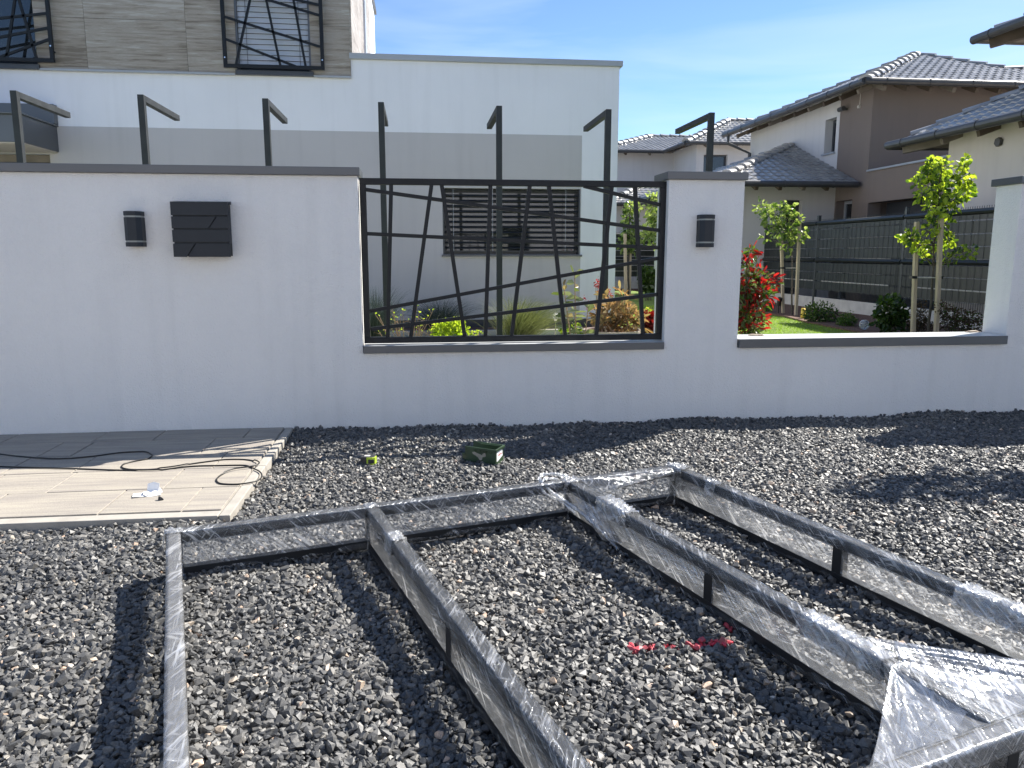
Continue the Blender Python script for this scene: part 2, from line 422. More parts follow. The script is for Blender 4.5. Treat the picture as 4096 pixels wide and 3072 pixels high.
def np_mesh(name, V, loops, lstart, ltot, mat, parent=None, attrs=None, smooth=False):
    me = bpy.data.meshes.new(name)
    off = OFF.get(parent.name, Vector()) if parent is not None else Vector()
    V = np.asarray(V, np.float32) - np.array(off, np.float32)
    me.vertices.add(len(V)); me.vertices.foreach_set('co', V.ravel())
    me.loops.add(len(loops)); me.loops.foreach_set('vertex_index', np.asarray(loops, np.int32))
    me.polygons.add(len(lstart)); me.polygons.foreach_set('loop_start', np.asarray(lstart, np.int32))
    me.polygons.foreach_set('use_smooth', np.full(len(lstart), smooth, bool))
    me.update(calc_edges=True)
    for k, a in (attrs or {}).items():
        at = me.attributes.new(k, 'FLOAT', 'POINT'); at.data.foreach_set('value', np.asarray(a, np.float32))
    me.materials.append(mat)
    o = bpy.data.objects.new(name, me); COL.objects.link(o)
    if parent is not None: o.parent = parent; OFF[o.name] = OFF.get(parent.name, Vector())
    return o

# leaves: each a folded six-point blade
def leaf_mesh(name, P, D, L, W, mat, parent, rs, droop=.25, tone=None, fold=.25):
    P = np.asarray(P, float); D = np.asarray(D, float); n = len(P)
    D = D / np.linalg.norm(D, axis=1, keepdims=True)
    rv = rs.normal(size=(n, 3)); rv[:, 2] *= .5
    S = np.cross(D, rv); S /= np.linalg.norm(S, axis=1, keepdims=True) + 1e-9
    U = np.cross(S, D)
    l = (L * rs.uniform(.65, 1.25, n))[:, None]; wd = (W * rs.uniform(.75, 1.2, n))[:, None]
    dn = np.array([[0, 0, -1.0]])
    T = np.empty((n, 6, 3))
    T[:, 0] = P
    T[:, 1] = P + D * l * .35 + S * wd * .5 + U * wd * fold
    T[:, 2] = P + D * l * .75 + S * wd * .38 + U * wd * fold + dn * l * droop * .4
    T[:, 3] = P + D * l + dn * l * droop
    T[:, 4] = P + D * l * .75 - S * wd * .38 + U * wd * fold + dn * l * droop * .4
    T[:, 5] = P + D * l * .35 - S * wd * .5 + U * wd * fold
    V = T.reshape(-1, 3)
    b = (np.arange(n) * 6)[:, None]
    loops = np.concatenate([b + np.array([[0, 1, 2, 3]]), b + np.array([[0, 3, 4, 5]])], 1).ravel()
    tn = rs.uniform(0, 1, n) if tone is None else np.clip(tone, 0, 1)
    return np_mesh(name, V, loops, np.arange(2 * n) * 4, None, mat, parent, {'tone': np.repeat(tn, 6)})
def blade_mesh(name, P, D, L, W, mat, parent, rs, arch=.6, seg=5):
    P = np.asarray(P, float); D = np.asarray(D, float); n = len(P)
    D /= np.linalg.norm(D, axis=1, keepdims=True)
    side = np.cross(D, rs.normal(size=(n, 3))); side /= np.linalg.norm(side, axis=1, keepdims=True)
    H = D.copy(); H[:, 2] = 0; l = (L * rs.uniform(.6, 1.2, n))
    T = np.empty((n, seg + 1, 2, 3))
    for i in range(seg + 1):
        s = i / seg
        c = P + D * (l * s)[:, None] + H * (l * arch * s * s * .5)[:, None] - np.array([[0, 0, 1]]) * (l * arch * s ** 3 * .55)[:, None]
        ww = W * (1 - s * .9) / 2
        T[:, i, 0] = c + side * ww; T[:, i, 1] = c - side * ww
    V = T.reshape(-1, 3); k = (seg + 1) * 2
    q = np.array([[i * 2, i * 2 + 1, i * 2 + 3, i * 2 + 2] for i in range(seg)]).ravel()
    loops = ((np.arange(n) * k)[:, None] + q[None]).ravel()
    return np_mesh(name, V, loops, np.arange(n * seg) * 4, None, mat, parent, {'tone': np.repeat(rs.uniform(0, 1, n), k)})

# ------------------------------------------------------------------ ground
g = MB(); g.box(-150, 150, .2, 5.2, -.6, -.035); struct(g.build('ground', M['soil']))
# unseen street and house behind the photographer, added to bounce sun onto the wall
g = MB(); g.box(-150, 150, -60, .198, -.6, -.02); struct(g.build('street', M['kerb']))
oh = thing('house', (0, -12, 0), 'unseen white house with dark windows across the street behind the photographer, added to bounce sunlight', 'house')
MB().box(-14, 12, -13, -9, -.02, 6.2).build('wall', M['house_white'], oh)
MB().box(-14.3, 12.3, -13.3, -8.7, 6.201, 6.4).build('roof_slab', M['coping'], oh)
for x_ in (-11, -6, -1, 4, 9):
    for z_ in (1.0, 4.0): MB().box(x_ - .7, x_ + .7, -8.999, -8.96, z_, z_ + 1.3).build('window', M['glass'], oh)
# ground under and beyond the gardens, up to the horizon
g = MB(); g.box(-16, 8.31, 5.2, 24.99, -.6, -.01); struct(g.build('lawn', M['lawn']))
for gx0, gx1, gy0, gy1 in ((8.312, 150, 5.202, 600), (-150, 8.31, 24.992, 600), (-150, -16.002, 5.202, 24.99)): struct(MB().box(gx0, gx1, gy0, gy1, -.6, -.012).build('ground', M['kerb']))

# ------------------------------------------------------------------ gravel
rs = np.random.RandomState(3)
PAV_X, PAV_Y0 = -.83, 3.335
def hull(seed, flat):
    r = random.Random(seed); bm = bmesh.new()
    for _ in range(12 + seed % 4):
        v = Vector((r.gauss(0, 1), r.gauss(0, 1), r.gauss(0, 1))).normalized()
        v = Vector([math.copysign(abs(c) ** .62, c) for c in v])
        bm.verts.new((v.x * 1.0, v.y * r.uniform(.62, .82), v.z * flat))
    res = bmesh.ops.convex_hull(bm, input=bm.verts)
    bmesh.ops.delete(bm, geom=[x for x in res['geom_interior'] if isinstance(x, bmesh.types.BMVert)], context='VERTS')
    bmesh.ops.dissolve_limit(bm, angle_limit=R(10), verts=bm.verts, edges=bm.edges)
    bmesh.ops.triangulate(bm, faces=bm.faces)
    bm.verts.index_update()
    V = np.array([v.co[:] for v in bm.verts]); T = np.array([[v.index for v in f.verts] for f in bm.faces]); bm.free()
    return V, T
VAR = [hull(i, .52 + .34 * ((i * 7) % 10) / 10) for i in range(32)]
def cells(pitch, jit, x0, x1, y0, y1):
    xs = np.arange(x0, x1, pitch); ys = np.arange(y0, y1, pitch)
    X, Yy = np.meshgrid(xs, ys); X = X.ravel() + rs.uniform(-jit, jit, X.size) * pitch; Yy = Yy.ravel() + rs.uniform(-jit, jit, Yy.size) * pitch
    return X, Yy
def und(x, y): return .008 * np.sin(x * 3.1 + y * 1.7) + .007 * np.sin(x * 7.3 - y * 5.1 + 1) + .004 * np.sin(y * 11 + x * 4)
allV, allT, tone, paint = [], [], [], []
base = 0
for pitch, zc, sc in ((.0136, -.003, .0112), (.0150, -.014, .0112), (.05, .006, .0125)):
    X, Yg = cells(pitch, .55, -4.2, 5.6, 1.0, 5.085)
    lx = -.62 * Yg - .25; rx = .93 * Yg + .35
    keep = (X > lx) & (X < rx) & ~((X < PAV_X + .004) & (Yg > PAV_Y0 - .004))
    X, Yg = X[keep], Yg[keep]; n = len(X)
    Zg = zc + und(X, Yg) + rs.uniform(-.004, .004, n) + np.clip((Yg - 4.93) / .15, 0, 1) * rs.uniform(.0, .022, n)
    vi = rs.randint(0, len(VAR), n)
    S = sc * np.exp(rs.normal(0, .27, n)); S = np.clip(S, .006, .0195)
    a, b_, c_ = rs.uniform(0, 6.283, n), rs.normal(0, .45, n), rs.normal(0, .45, n)
    tn = np.clip(rs.beta(2, 2, n) * .93 + .09 * np.sin(X * 2.3 + 1) * np.sin(Yg * 2.9), 0, .94)
    odd = rs.uniform(0, 1, n); tn[odd > .982] = rs.uniform(.955, 1, (odd > .982).sum())
    # red spray line
    u_ = (X - .60) / .31; yl = 2.062 + .004 * np.sin(X * 40)
    on = (u_ > 0) & (u_ < 1) & (np.abs(Yg - yl) < .013 + rs.normal(0, .005, n)) & (rs.uniform(0, 1, n) < .9) & ~((u_ > .42) & (u_ < .5)) & (zc > -.01)
    pn = np.where(on, rs.uniform(.4, 1, n), 0) + np.where((np.abs(X - .95) < .02) & (np.abs(Yg - 2.15) < .02), .7, 0)
    for k, (V0, T0) in enumerate(VAR):
        ix = np.where(vi == k)[0]; m_ = len(ix)
        if not m_: continue
        ca, sa, cb, sb, cg, sg = np.cos(a[ix]), np.sin(a[ix]), np.cos(b_[ix]), np.sin(b_[ix]), np.cos(c_[ix]), np.sin(c_[ix])
        Rm = np.empty((m_, 3, 3))
        Rm[:, 0, 0] = ca * cb; Rm[:, 0, 1] = ca * sb * sg - sa * cg; Rm[:, 0, 2] = ca * sb * cg + sa * sg
        Rm[:, 1, 0] = sa * cb; Rm[:, 1, 1] = sa * sb * sg + ca * cg; Rm[:, 1, 2] = sa * sb * cg - ca * sg
        Rm[:, 2, 0] = -sb; Rm[:, 2, 1] = cb * sg; Rm[:, 2, 2] = cb * cg
        W_ = np.einsum('nij,vj->nvi', Rm, V0) * S[ix][:, None, None] + np.stack([X[ix], Yg[ix], Zg[ix]], 1)[:, None]
        nv = len(V0)
        allV.append(W_.reshape(-1, 3)); allT.append((T0[None] + (np.arange(m_) * nv + base)[:, None, None]).reshape(-1, 3))
        tone.append(np.repeat(tn[ix], nv)); paint.append(np.repeat(pn[ix], nv)); base += m_ * nv
V = np.concatenate(allV); T = np.concatenate(allT)
gv = np_mesh('gravel', V, T.ravel(), np.arange(len(T)) * 3, None, M['gravel'], None, {'tone': np.concatenate(tone), 'paint': np.concatenate(paint)})
tag(gv, 'dark grey crushed stone gravel covering the ground before the white wall, with a red spray line', 'gravel', kind='stuff')
del allV, allT, V, T

# ------------------------------------------------------------------ paving left
mb = MB()
rows = [(3.412, 3.762, -1.055), (3.762, 4.112, -1.24), (4.112, 4.457, -1.10), (4.457, 4.795, -1.25), (4.795, 5.068, -1.09)]
r3 = random.Random(5)
for i, (ya, yb, xs) in enumerate(rows):
    x1 = -.885; cuts = [xs]; seq = [.53, .35, .53, .70, .35] if i % 2 == 0 else [.175, .35, .53, .35, .7]
    x = xs
    while x > -5: x -= seq[(len(cuts) + i) % 5]; cuts.append(x)
    prev = x1
    for cx in cuts:
        dz = r3.uniform(-.0012, .0012)
        mb.box(cx + .003, prev - .003, ya + .003, yb - .003, -.03, .036 + dz); prev = cx
pv = mb.build('paving', M['paving'], bevel=.003); struct(pv)
mb = MB(); mb.box(-5.2, -.886, 3.409, 5.069, -.03, .030); struct(mb.build('paving_joints', M['kerb']))
mb = MB()
for a_, b_ in ((3.338, 4.14), (4.145, 5.068)): mb.box(-.880, -.832, a_, b_, -.05, .033)
for a_, b_ in ((-1.94, -.884), (-2.95, -1.945), (-5.2, -2.955)): mb.box(a_, b_, 3.338, 3.405, -.05, .033)
struct(mb.build('kerb', M['kerb'], bevel=.004))

# ------------------------------------------------------------------ garden wall
YW, YB = 5.07, 5.31
gw = thing('garden_wall', (1, 5.2, 0), 'long white rendered garden wall with two openings and grey sheet metal copings', 'wall')
body = [(-9, -.2), (-9, 1.628), (-.368, 1.628), (-.368, .512), (1.642, .512), (1.642, 1.628), (2.160, 1.628), (2.160, .512), (4.165, .512), (4.165, 1.628), (9, 1.628), (9, -.2)]
mb = MB(); mb.prism([(x, YW, z) for x, z in body], (0, YB - YW, 0)); mb.build('rendered_wall', M['plaster'], gw)
def coping(x0, x1, name, z0=1.629, z1=1.679, y0=YW - .030, y1=YB + .03):
    MB().box(x0, x1, y0, y1, z0, z1).build(name, M['coping'], gw, bevel=.003)
coping(-9, -.353, 'coping'); coping(1.622, 2.172, 'coping'); coping(4.14, 9, 'coping')
coping(-.362, 1.636, 'sill', .513, .561); coping(2.166, 4.159, 'sill', .513, .573)

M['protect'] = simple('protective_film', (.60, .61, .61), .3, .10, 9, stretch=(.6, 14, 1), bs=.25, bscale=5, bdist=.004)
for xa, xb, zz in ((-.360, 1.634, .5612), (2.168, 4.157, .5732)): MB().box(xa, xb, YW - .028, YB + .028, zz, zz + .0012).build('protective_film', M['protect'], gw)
# small shims left on the right sill
def shim(u, v, a, lab):
    q = onZ(u, v, .578); o = MB()
    for dz, da, l in ((0, 0, .11), (.006, .25, .085)):
        Mx = Matrix.Translation(Vector((q.x, q.y, .5748 + dz))) @ Matrix.Rotation(a + da, 4, 'Z')
        o.box(-l / 2, l / 2, -.014, .014, 0, .005, Mx)
    o = o.build('wood_shim', M['wood']); tag(o, lab, 'shim', 'thin wooden shims on the right sill')
shim(3025, 1341, -.5, 'thin wooden shims lying on the sill beside the red shrub')
shim(3890, 1327, .1, 'thin wooden shims lying on the shaded right end of the sill')

# ------------------------------------------------------------------ steel panel in the opening
YP = 5.14
pn = thing('steel_grille_panel', (.64, YP, .56), 'anthracite steel panel of crossing slanted bars set in the middle wall opening', 'grille')
def P4(x, y, yy=YP): return onY(*c4(x, y), yy)
mb = MB(); x0, x1, z0, z1, tw = -.362, 1.645, .570, 1.622, .040
mb.box(x0, x1, YP - .02, YP + .02, z0, z0 + tw); mb.box(x0, x1, YP - .02, YP + .02, z1 - tw, z1)
mb.box(x0, x0 + tw, YP - .0205, YP + .0205, z0 + tw, z1 - tw); mb.box(x1 - tw, x1, YP - .0205, YP + .0205, z0 + tw, z1 - tw)
mb.build('frame', M['anthracite'], pn, bevel=.002)
bars = [((281, 240), (257, 1280)), ((557, 243), (412, 1275)), ((622, 243), (782, 1268)), ((956, 245), (921, 1265)), ((1225, 247), (1098, 1262)), ((1352, 247), (1465, 1252)), ((1782, 247), (1675, 1248)), ((1938, 245), (1994, 1240)),
        ((95, 268), (2105, 548)), ((105, 569), (2103, 666)), ((1590, 245), (2107, 373)), ((135, 1096), (2100, 736)), ((140, 1219), (2095, 982))]
for i, (a_, b_) in enumerate(bars):
    A_, B_ = P4(*a_), P4(*b_)
    if i < 8: A_.z = z1 - .025; B_.z = z0 + .025
    w_ = .025 if i < 8 else .0235
    MB().bar(A_, B_, w_, w_ + (.001 if i < 8 else 0)).build('bar', M['anthracite'], pn, bevel=.0015)

# ------------------------------------------------------------------ mailbox and wall lamps
mbx = thing('mailbox', (-1.306, 5.02, 1.29), 'square anthracite mailbox with slanted grooves mounted on the white wall', 'mailbox')
MB().box(-1.468, -1.147, 4.985, 5.068, 1.135, 1.445).build('case', M['box_metal'], mbx, bevel=.002)
def flap(polys, y0=4.972, y1=4.984):
    o = MB()
    for pl in polys: o.prism([(x, y0, z) for x, z in pl], (0, y1 - y0, 0))
    return o
X0, X1 = -1.473, -1.140
MB().prism([(X0, 4.970, 1.378), (X0, 4.970, 1.458), (X0, 5.066, 1.466), (X0, 5.066, 1.447), (X0, 4.983, 1.447), (X0, 4.983, 1.378)], (X1 - X0, 0, 0)).build('lid', M['box_metal'], mbx, bevel=.0015)
flap([[(X0, 1.300), (X0, 1.371), (-1.213, 1.371), (-1.262, 1.300)], [(-1.254, 1.300), (-1.205, 1.371), (X1, 1.371), (X1, 1.300)]]).build('front_plate', M['box_metal'], mbx, bevel=.0015)
flap([[(X0, 1.2185), (X0, 1.2915), (X1, 1.2915), (X1, 1.2185)]]).build('front_plate', M['box_metal'], mbx, bevel=.0015)
flap([[(X0, 1.130), (X0, 1.210), (-1.345, 1.210), (-1.398, 1.130)], [(-1.390, 1.130), (-1.337, 1.210), (X1, 1.210), (X1, 1.130)]]).build('front_plate', M['box_metal'], mbx, bevel=.0015)
MB().box(-1.1475, -1.1455, 4.995, 5.045, 1.14, 1.21).build('newspaper_slot', M['dark'], mbx)
def wall_lamp(xc, lab):
    t_ = thing('wall_lamp', (xc, 5.03, 1.30), lab, 'wall lamp', 'up and down lamps on the garden wall')
    def sec(w, d0, d1, c): return [(xc - w, YW - d0), (xc - w, YW - d1 + c), (xc - w + c, YW - d1), (xc + w - c, YW - d1), (xc + w, YW - d1 + c), (xc + w, YW - d0)]
    def sl(z0_, z1_, w=.051, d=.088, c=.026): return MB().prism([(x, y, z0_) for x, y in sec(w, .001, d, c)], (0, 0, z1_ - z0_))
    for za, zb in ((1.376, 1.402), (1.228, 1.366), (1.192, 1.218)): sl(za, zb).build('housing', M['box_metal'], t_, bevel=.001)
    for za, zb in ((1.3662, 1.3758), (1.2182, 1.2278)): sl(za, zb, .048, .085, .025).build('light_slot', M['frosted'], t_)
wall_lamp(-1.706, 'grey box wall lamp beside the mailbox')
wall_lamp(1.890, 'grey box wall lamp on the pillar between the openings')

# ------------------------------------------------------------------ stretch film wrapped frame on the gravel
FR = thing('welded_frame', (-.907, 2.768, 0), 'welded dark steel box frame wrapped in clear stretch film lying on the gravel', 'steel frame')
FR.rotation_euler = (0, 0, R(16.7))
Lx, Ly, FH, TB = 2.181, 1.991, .172, .036           # local x: along back rail, local -y: towards the street
rungs = [(0, .036), (.709, .746), (1.592, 1.629), (2.145, 2.181)]
def sag(s): return 0.0
def fpart(mb, name, mat, bev=.002, smooth=False): return mb.build(name, mat, FR, bevel=bev, smooth=smooth, local=True)
Z0 = .006
for nm, y0_ in (('back_rail', -TB), ('front_rail', -Ly)):
    for za, zb in ((Z0, Z0 + TB), (FH - TB, FH)):
        fpart(MB().box(0, Lx, y0_, y0_ + TB, za, zb), 'long_rail', M['steel'])
for sa, sb in rungs:
    for za, zb in ((Z0, Z0 + TB), (FH - TB, FH)):
        fpart(MB().box(sa, sb, -Ly + TB + .001, -TB - .001, za, zb), 'cross_rail', M['steel'])
    for tt in (1.0,):
        fpart(MB().box(sa + .0005, sb - .0005, -tt - .02, -tt + .02, Z0 + TB - .001, FH - TB + .001), 'stud', M['steel'])
    for y0_ in (-TB, -Ly):
        fpart(MB().box(sa + .0005, sb - .0005, y0_ + .0005, y0_ + TB - .0005, Z0 + TB - .001, FH - TB + .001), 'stud', M['steel'])
def wob(p, s, a): return noise.noise(Vector(p) * s) * a
def wrap(axis, a0, a1, c0, c1_, z0_, z1_, name, mat, seg=.03, amp=.0016, waist=.006, skip_bottom=False, sc=14):
    """film sleeve round a panel; axis 'x' or 'y' is its length"""
    prof = []
    nz_, nc = 9, 4
    for i in range(nc): prof.append((c0 + (c1_ - c0) * i / nc, z1_, 0))
    for i in range(nz_): q = i / nz_; prof.append((c1_, z1_ + (z0_ - z1_) * q, 1))
    for i in range(nc): prof.append((c1_ + (c0 - c1_) * i / nc, z0_, 0))
    for i in range(nz_): q = i / nz_; prof.append((c0, z0_ + (z1_ - z0_) * q, -1))
    n = max(2, int(abs(a1 - a0) / seg)); vs = []; fs = []; k = len(prof)
    cm = (c0 + c1_) / 2
    for j in range(n + 1):
        a = a0 + (a1 - a0) * j / n
        for c, z, sd in prof:
            hz = (z - z0_) / max(1e-6, z1_ - z0_); dip = waist * math.sin(math.pi * hz) ** .6 if (sd and z1_ - z0_ > .1) else 0
            P_ = (a * sc / 14, c, z)
            d = wob(P_, sc, amp) + wob(P_, sc * 3, amp * .6)
            cc = c + (c - cm) / abs(c1_ - c0) * 2 * (d + amp) - sd * dip * (1 if c1_ > c0 else -1)
            zz = z + (amp + d if z == z1_ else 0)
            vs.append((a, cc, zz) if axis == 'x' else (cc, a, zz))
    for j in range(n):
        for i in range(k): fs.append((j * k + i, j * k + (i + 1) % k, (j + 1) * k + (i + 1) % k, (j + 1) * k + i))
    o = MB(); o.add(vs, fs); return fpart(o, name, mat, 0, True)
e = .0018
wrap('x', -e, Lx + e, -TB - e, e, .002, FH + e, 'film_wrap', M['film'])
wrap('x', -e, Lx + e, -Ly - e, -Ly + TB + e, .002, FH + e, 'film_wrap', M['film'])
for sa, sb in rungs: wrap('y', -TB - .004, -Ly + TB + .004, sa - e, sb + e, .002, FH + e, 'film_wrap', M['film'])
# tighter second turns on the top rails
wrap('x', 0.02, Lx, -TB - .003, .003, FH - TB - .002, FH + .0035, 'film_band', M['film_top'], .02, .002, 0, sc=22)
wrap('x', 0.9, Lx, -Ly - .003, -Ly + TB + .003, FH - TB - .002, FH + .0035, 'film_band', M['film_dense'], .02, .003, 0, sc=22)
for i, (sa, sb) in enumerate(rungs):
    wrap('y', -.04, -Ly + .04, sa - .003, sb + .003, FH - TB - .002, FH + .0035, 'film_band', M['film_dense' if i == 0 else 'film_top'], .02, .002, 0, sc=22)
# bunched knots of film
def knot(s, t_, ls, lt, zt=FH + .006, zb=FH - TB - .012, amp=.008):
    o = MB(); nu, nv = 26, 22; vs = []; fs = []
    for i in range(nu + 1):
        for j in range(nv + 1):
            u_ = i / nu * 2 - 1; v_ = j / nv * 2 - 1
            x = s + u_ * ls; y = -t_ + v_ * lt
            ed = max(0, 1 - abs(u_) ** 4) * (1 - abs(v_) ** 6)
            inner = 1 if abs(u_) < .72 else 1 - (abs(u_) - .72) / .28
            z = zb + (zt + abs(noise.noise(Vector((x * 30, y * 45, 3)))) * amp * 1.6 - zb) * max(0, inner) + noise.noise(Vector((x * 90, y * 90, 1))) * amp * .4
            ro = noise.noise(Vector((y * 35, x * 20, 9))) * .008
            vs.append((x + u_ * ro, y + v_ * ro, z))
    for i in range(nu):
        for j in range(nv): a = i * (nv + 1) + j; fs.append((a, a + 1, a + nv + 2, a + nv + 1))
    o.add(vs, fs); fpart(o, 'film_knot', M['film_dense'], 0, True)
knot(.728, .39, .030, .045); knot(1.611, .40, .038, .085, amp=.014); knot(1.611, 1.50, .032, .07, amp=.008)
knot(2.164, .02, .045, .045, amp=.013); knot(1.611, .02, .045, .04, amp=.009); knot(.02, .02, .04, .03); knot(.728, .02, .035, .03)
knot(2.164, .30, .030, .03); knot(2.164, 1.55, .034, .10, amp=.012)
def sleeve(k, t0, t1, off=.008, amp=.007):
    sa, sb = rungs[k]; wrap('y', -t0, -t1, sa - off, sb + off, FH - TB - .008, FH + off, 'film_sleeve', M['film_dense'], .007, amp, 0, sc=34)
sleeve(1, .34, .43, .006, .004); sleeve(2, .30, .52, .007, .008); sleeve(2, 1.40, 1.68, .005, .006); sleeve(3, 1.46, 1.74, .006, .007); sleeve(3, .0, .10, .006, .008); sleeve(0, .0, .05, .004, .004)
# upright crumpled film round the corner posts
def cuff(s, y, r_, z0_, z1_, amp=.006):
    o = MB(); vs = []; fs = []; n, h = 40, 14
    for j in range(h + 1):
        z = z0_ + (z1_ - z0_) * j / h
        for i in range(n):
            a = 2 * math.pi * i / n; rr = r_ * (1 - .18 * math.sin(math.pi * j / h)) / max(abs(math.cos(a)), abs(math.sin(a))) ** .7
            rr += noise.noise(Vector((math.cos(a) * 4 + s, math.sin(a) * 4, z * 14))) * amp
            vs.append((s + rr * math.cos(a), y + rr * math.sin(a), z))
    for j in range(h):
        for i in range(n): fs.append((j * n + i, j * n + (i + 1) % n, (j + 1) * n + (i + 1) % n, (j + 1) * n + i))
    o.add(vs, fs); fpart(o, 'film_cuff', M['film_dense'], 0, True)
cuff(2.164, -.02, .027, .0, FH, .010); cuff(1.611, -.02, .026, .0, FH, .006); cuff(.728, -.02, .026, .0, FH); cuff(.02, -.02, .027, .0, FH)
# rope of twisted film at the third cross rail
def rope(pts, r_=.006, name='film_twist'):
    P_ = [Vector(q) for q in pts]; fine = []
    for i in range(len(P_) - 1):
        a, b, c, d = P_[max(i - 1, 0)], P_[i], P_[i + 1], P_[min(i + 2, len(P_) - 1)]
        for k in range(8):
            t_ = k / 8
            fine.append(.5 * ((2 * b) + (c - a) * t_ + (2 * a - 5 * b + 4 * c - d) * t_ ** 2 + (3 * b - a - 3 * c + d) * t_ ** 3))
    fine.append(P_[-1])
    fpart(MB().tube(fine, [r_ * (1 + .35 * math.sin(i * 1.3) * math.sin(i * .41)) for i in range(len(fine))], 7), name, M['film_dense'], 0, True)
rope([(1.62, .02, .180), (1.56, .05, .190), (1.50, .05, .190), (1.475, .0, .178), (1.50, -.06, .145), (1.545, -.13, .11), (1.575, -.22, .08), (1.588, -.34, .05), (1.59, -.46, .02)], .008)
rope([(1.56, .01, .177), (1.49, .0, .188), (1.465, -.045, .15), (1.54, -.075, .10), (1.583, -.12, .06)], .006)
# loose sheets between the third cross rail and the front rail
def sheet(A_, B_, C_, D_, sagz=0.0, amp=.006, nu=44, nv=36, name='film_sheet', mat='film_dense', dirn=0):
    A_, B_, C_, D_ = map(Vector, (A_, B_, C_, D_)); vs = []; fs = []
    for i in range(nu + 1):
        for j in range(nv + 1):
            u_, v_ = i / nu, j / nv
            q = (A_ * (1 - u_) + B_ * u_) * (1 - v_) + (D_ * (1 - u_) + C_ * u_) * v_
            m_ = math.sin(math.pi * u_) ** .7 * math.sin(math.pi * v_) ** .7 if 0 < u_ < 1 and 0 < v_ < 1 else 0
            ridge = abs(noise.noise(Vector((u_ * 13 + dirn, v_ * 2.2, dirn)))) - .25
            q = q + Vector((0, 0, 1)) * (m_ * (-sagz + ridge * amp * 2.2) + noise.noise(q * 40) * amp * .35 * m_)
            vs.append(tuple(q))
    for i in range(nu):
        for j in range(nv): a = i * (nv + 1) + j; fs.append((a, a + 1, a + nv + 2, a + nv + 1))
    fpart(MB().add(vs, fs), name, M[mat], 0, True)
sheet((1.590, -1.70, .178), (1.64, -1.70, .178), (1.86, -1.955, .180), (1.24, -1.957, .180), .012, .014, dirn=1)
sheet((1.600, -1.60, .177), (1.635, -1.55, .176), (2.05, -1.945, .178), (1.60, -1.955, .178), .022, .014, dirn=5)
sheet((1.586, -1.68, .178), (1.583, -1.90, .176), (1.34, -1.95, .012), (1.580, -1.72, .01), 0, .012, dirn=2)
sheet((1.586, -1.70, .06), (1.586, -1.80, .02), (1.26, -1.99, .01), (1.20, -1.975, .17), 0, .012, dirn=8)
# triangular membrane in the back right bay
sheet((1.64, -.045, .178), (2.14, -.045, .180), (2.14, -.09, .172), (1.64, -.22, .172), .02, .012, mat='film', dirn=3)
sheet((1.60, -.20, .174), (1.586, -.02, .12), (1.584, -.35, .02), (1.584, -.50, .06), 0, .01, dirn=6)

# ------------------------------------------------------------------ cable, paper, stone, tape measure, bin
cp = [(-120, 330), (0, 340), (100, 352), (300, 368), (450, 366), (600, 352), (750, 332), (860, 325), (920, 325), (955, 340), (960, 352), (930, 370), (850, 385), (790, 400), (770, 415), (778, 428), (830, 437), (930, 438), (1010, 432), (1110, 420), (1200, 403), (1330, 385), (1430, 374), (1540, 374), (1610, 385), (1638, 400), (1625, 415), (1570, 428), (1480, 440), (1410, 465), (1375, 490), (1370, 510), (1400, 527), (1500, 530), (1590, 518), (1640, 500), (1655, 475), (1640, 450), (1600, 430), (1560, 413), (1500, 410), (1400, 412), (1250, 415), (1130, 425), (1000, 442), (850, 443), (700, 440), (560, 435), (420, 430), (200, 425), (0, 418), (-120, 412)]
pts = [onZ(*c6(x, y), .042) for x, y in cp]; fine = []
for i in range(len(pts) - 1):
    a, b, c, d = pts[max(i - 1, 0)], pts[i], pts[i + 1], pts[min(i + 2, len(pts) - 1)]
    for k in range(5):
        t_ = k / 5
        q = .5 * ((2 * b) + (c - a) * t_ + (2 * a - 5 * b + 4 * c - d) * t_ ** 2 + (3 * b - a - 3 * c + d) * t_ ** 3)
        q.z = .0405 + (.007 if 24 <= i <= 28 else 0) + (.004 if i in (18, 19, 44) else 0)
        fine.append(q)
tag(MB().tube(fine, .0038, 8).build('power_cable', M['cable'], smooth=True), 'black power cable looped across the pale paving slabs', 'cable')

q = onZ(*c6(930, 597), .04)
o = MB(); r2 = random.Random(11)
def crump(o, cx, cy, z, w_, d_, a, lift, tilt):
    vs = []; fs = []; n = 7
    for i in range(n + 1):
        for j in range(n + 1):
            u_, v_ = i / n - .5, j / n - .5
            x = u_ * w_; y = v_ * d_; zz = z + lift * max(0, u_ + v_ * .5) + noise.noise(Vector((u_ * 5 + cx * 9, v_ * 5, a))) * .008
            vs.append((cx + x * math.cos(a) - y * math.sin(a), cy + x * math.sin(a) + y * math.cos(a), max(zz + tilt * v_, .038)))
    for i in range(n):
        for j in range(n): b = i * (n + 1) + j; fs.append((b, b + 1, b + n + 2, b + n + 1))
    o.add(vs, fs)
crump(o, q.x, q.y, .042, .12, .06, .25, .004, .004); crump(o, q.x + .02, q.y + .012, .046, .08, .05, .6, .010, .008)
vs = [(q.x - .01, q.y + .03, .045), (q.x + .045, q.y + .025, .045), (q.x + .048, q.y + .035, .082), (q.x + .02, q.y + .042, .088), (q.x - .008, q.y + .042, .080)]
o.add(vs, [(0, 1, 2, 3, 4)])
pp = o.build('paper_scrap', M['paper']); sm = pp.modifiers.new('thick', 'SOLIDIFY'); sm.thickness = .0006
tag(pp, 'crumpled white paper scrap on the sunlit paving', 'paper')
q = onZ(*c6(1018, 631), .037); V0, T0 = VAR[4]
tag(MB().add([(q.x + v[0] * .016, q.y + v[1] * .013, .045 + v[2] * .013) for v in V0], [tuple(t_) for t_ in T0]).build('loose_stone', M['stone_dark']), 'single dark stone lying on the paving beside the paper', 'stone')

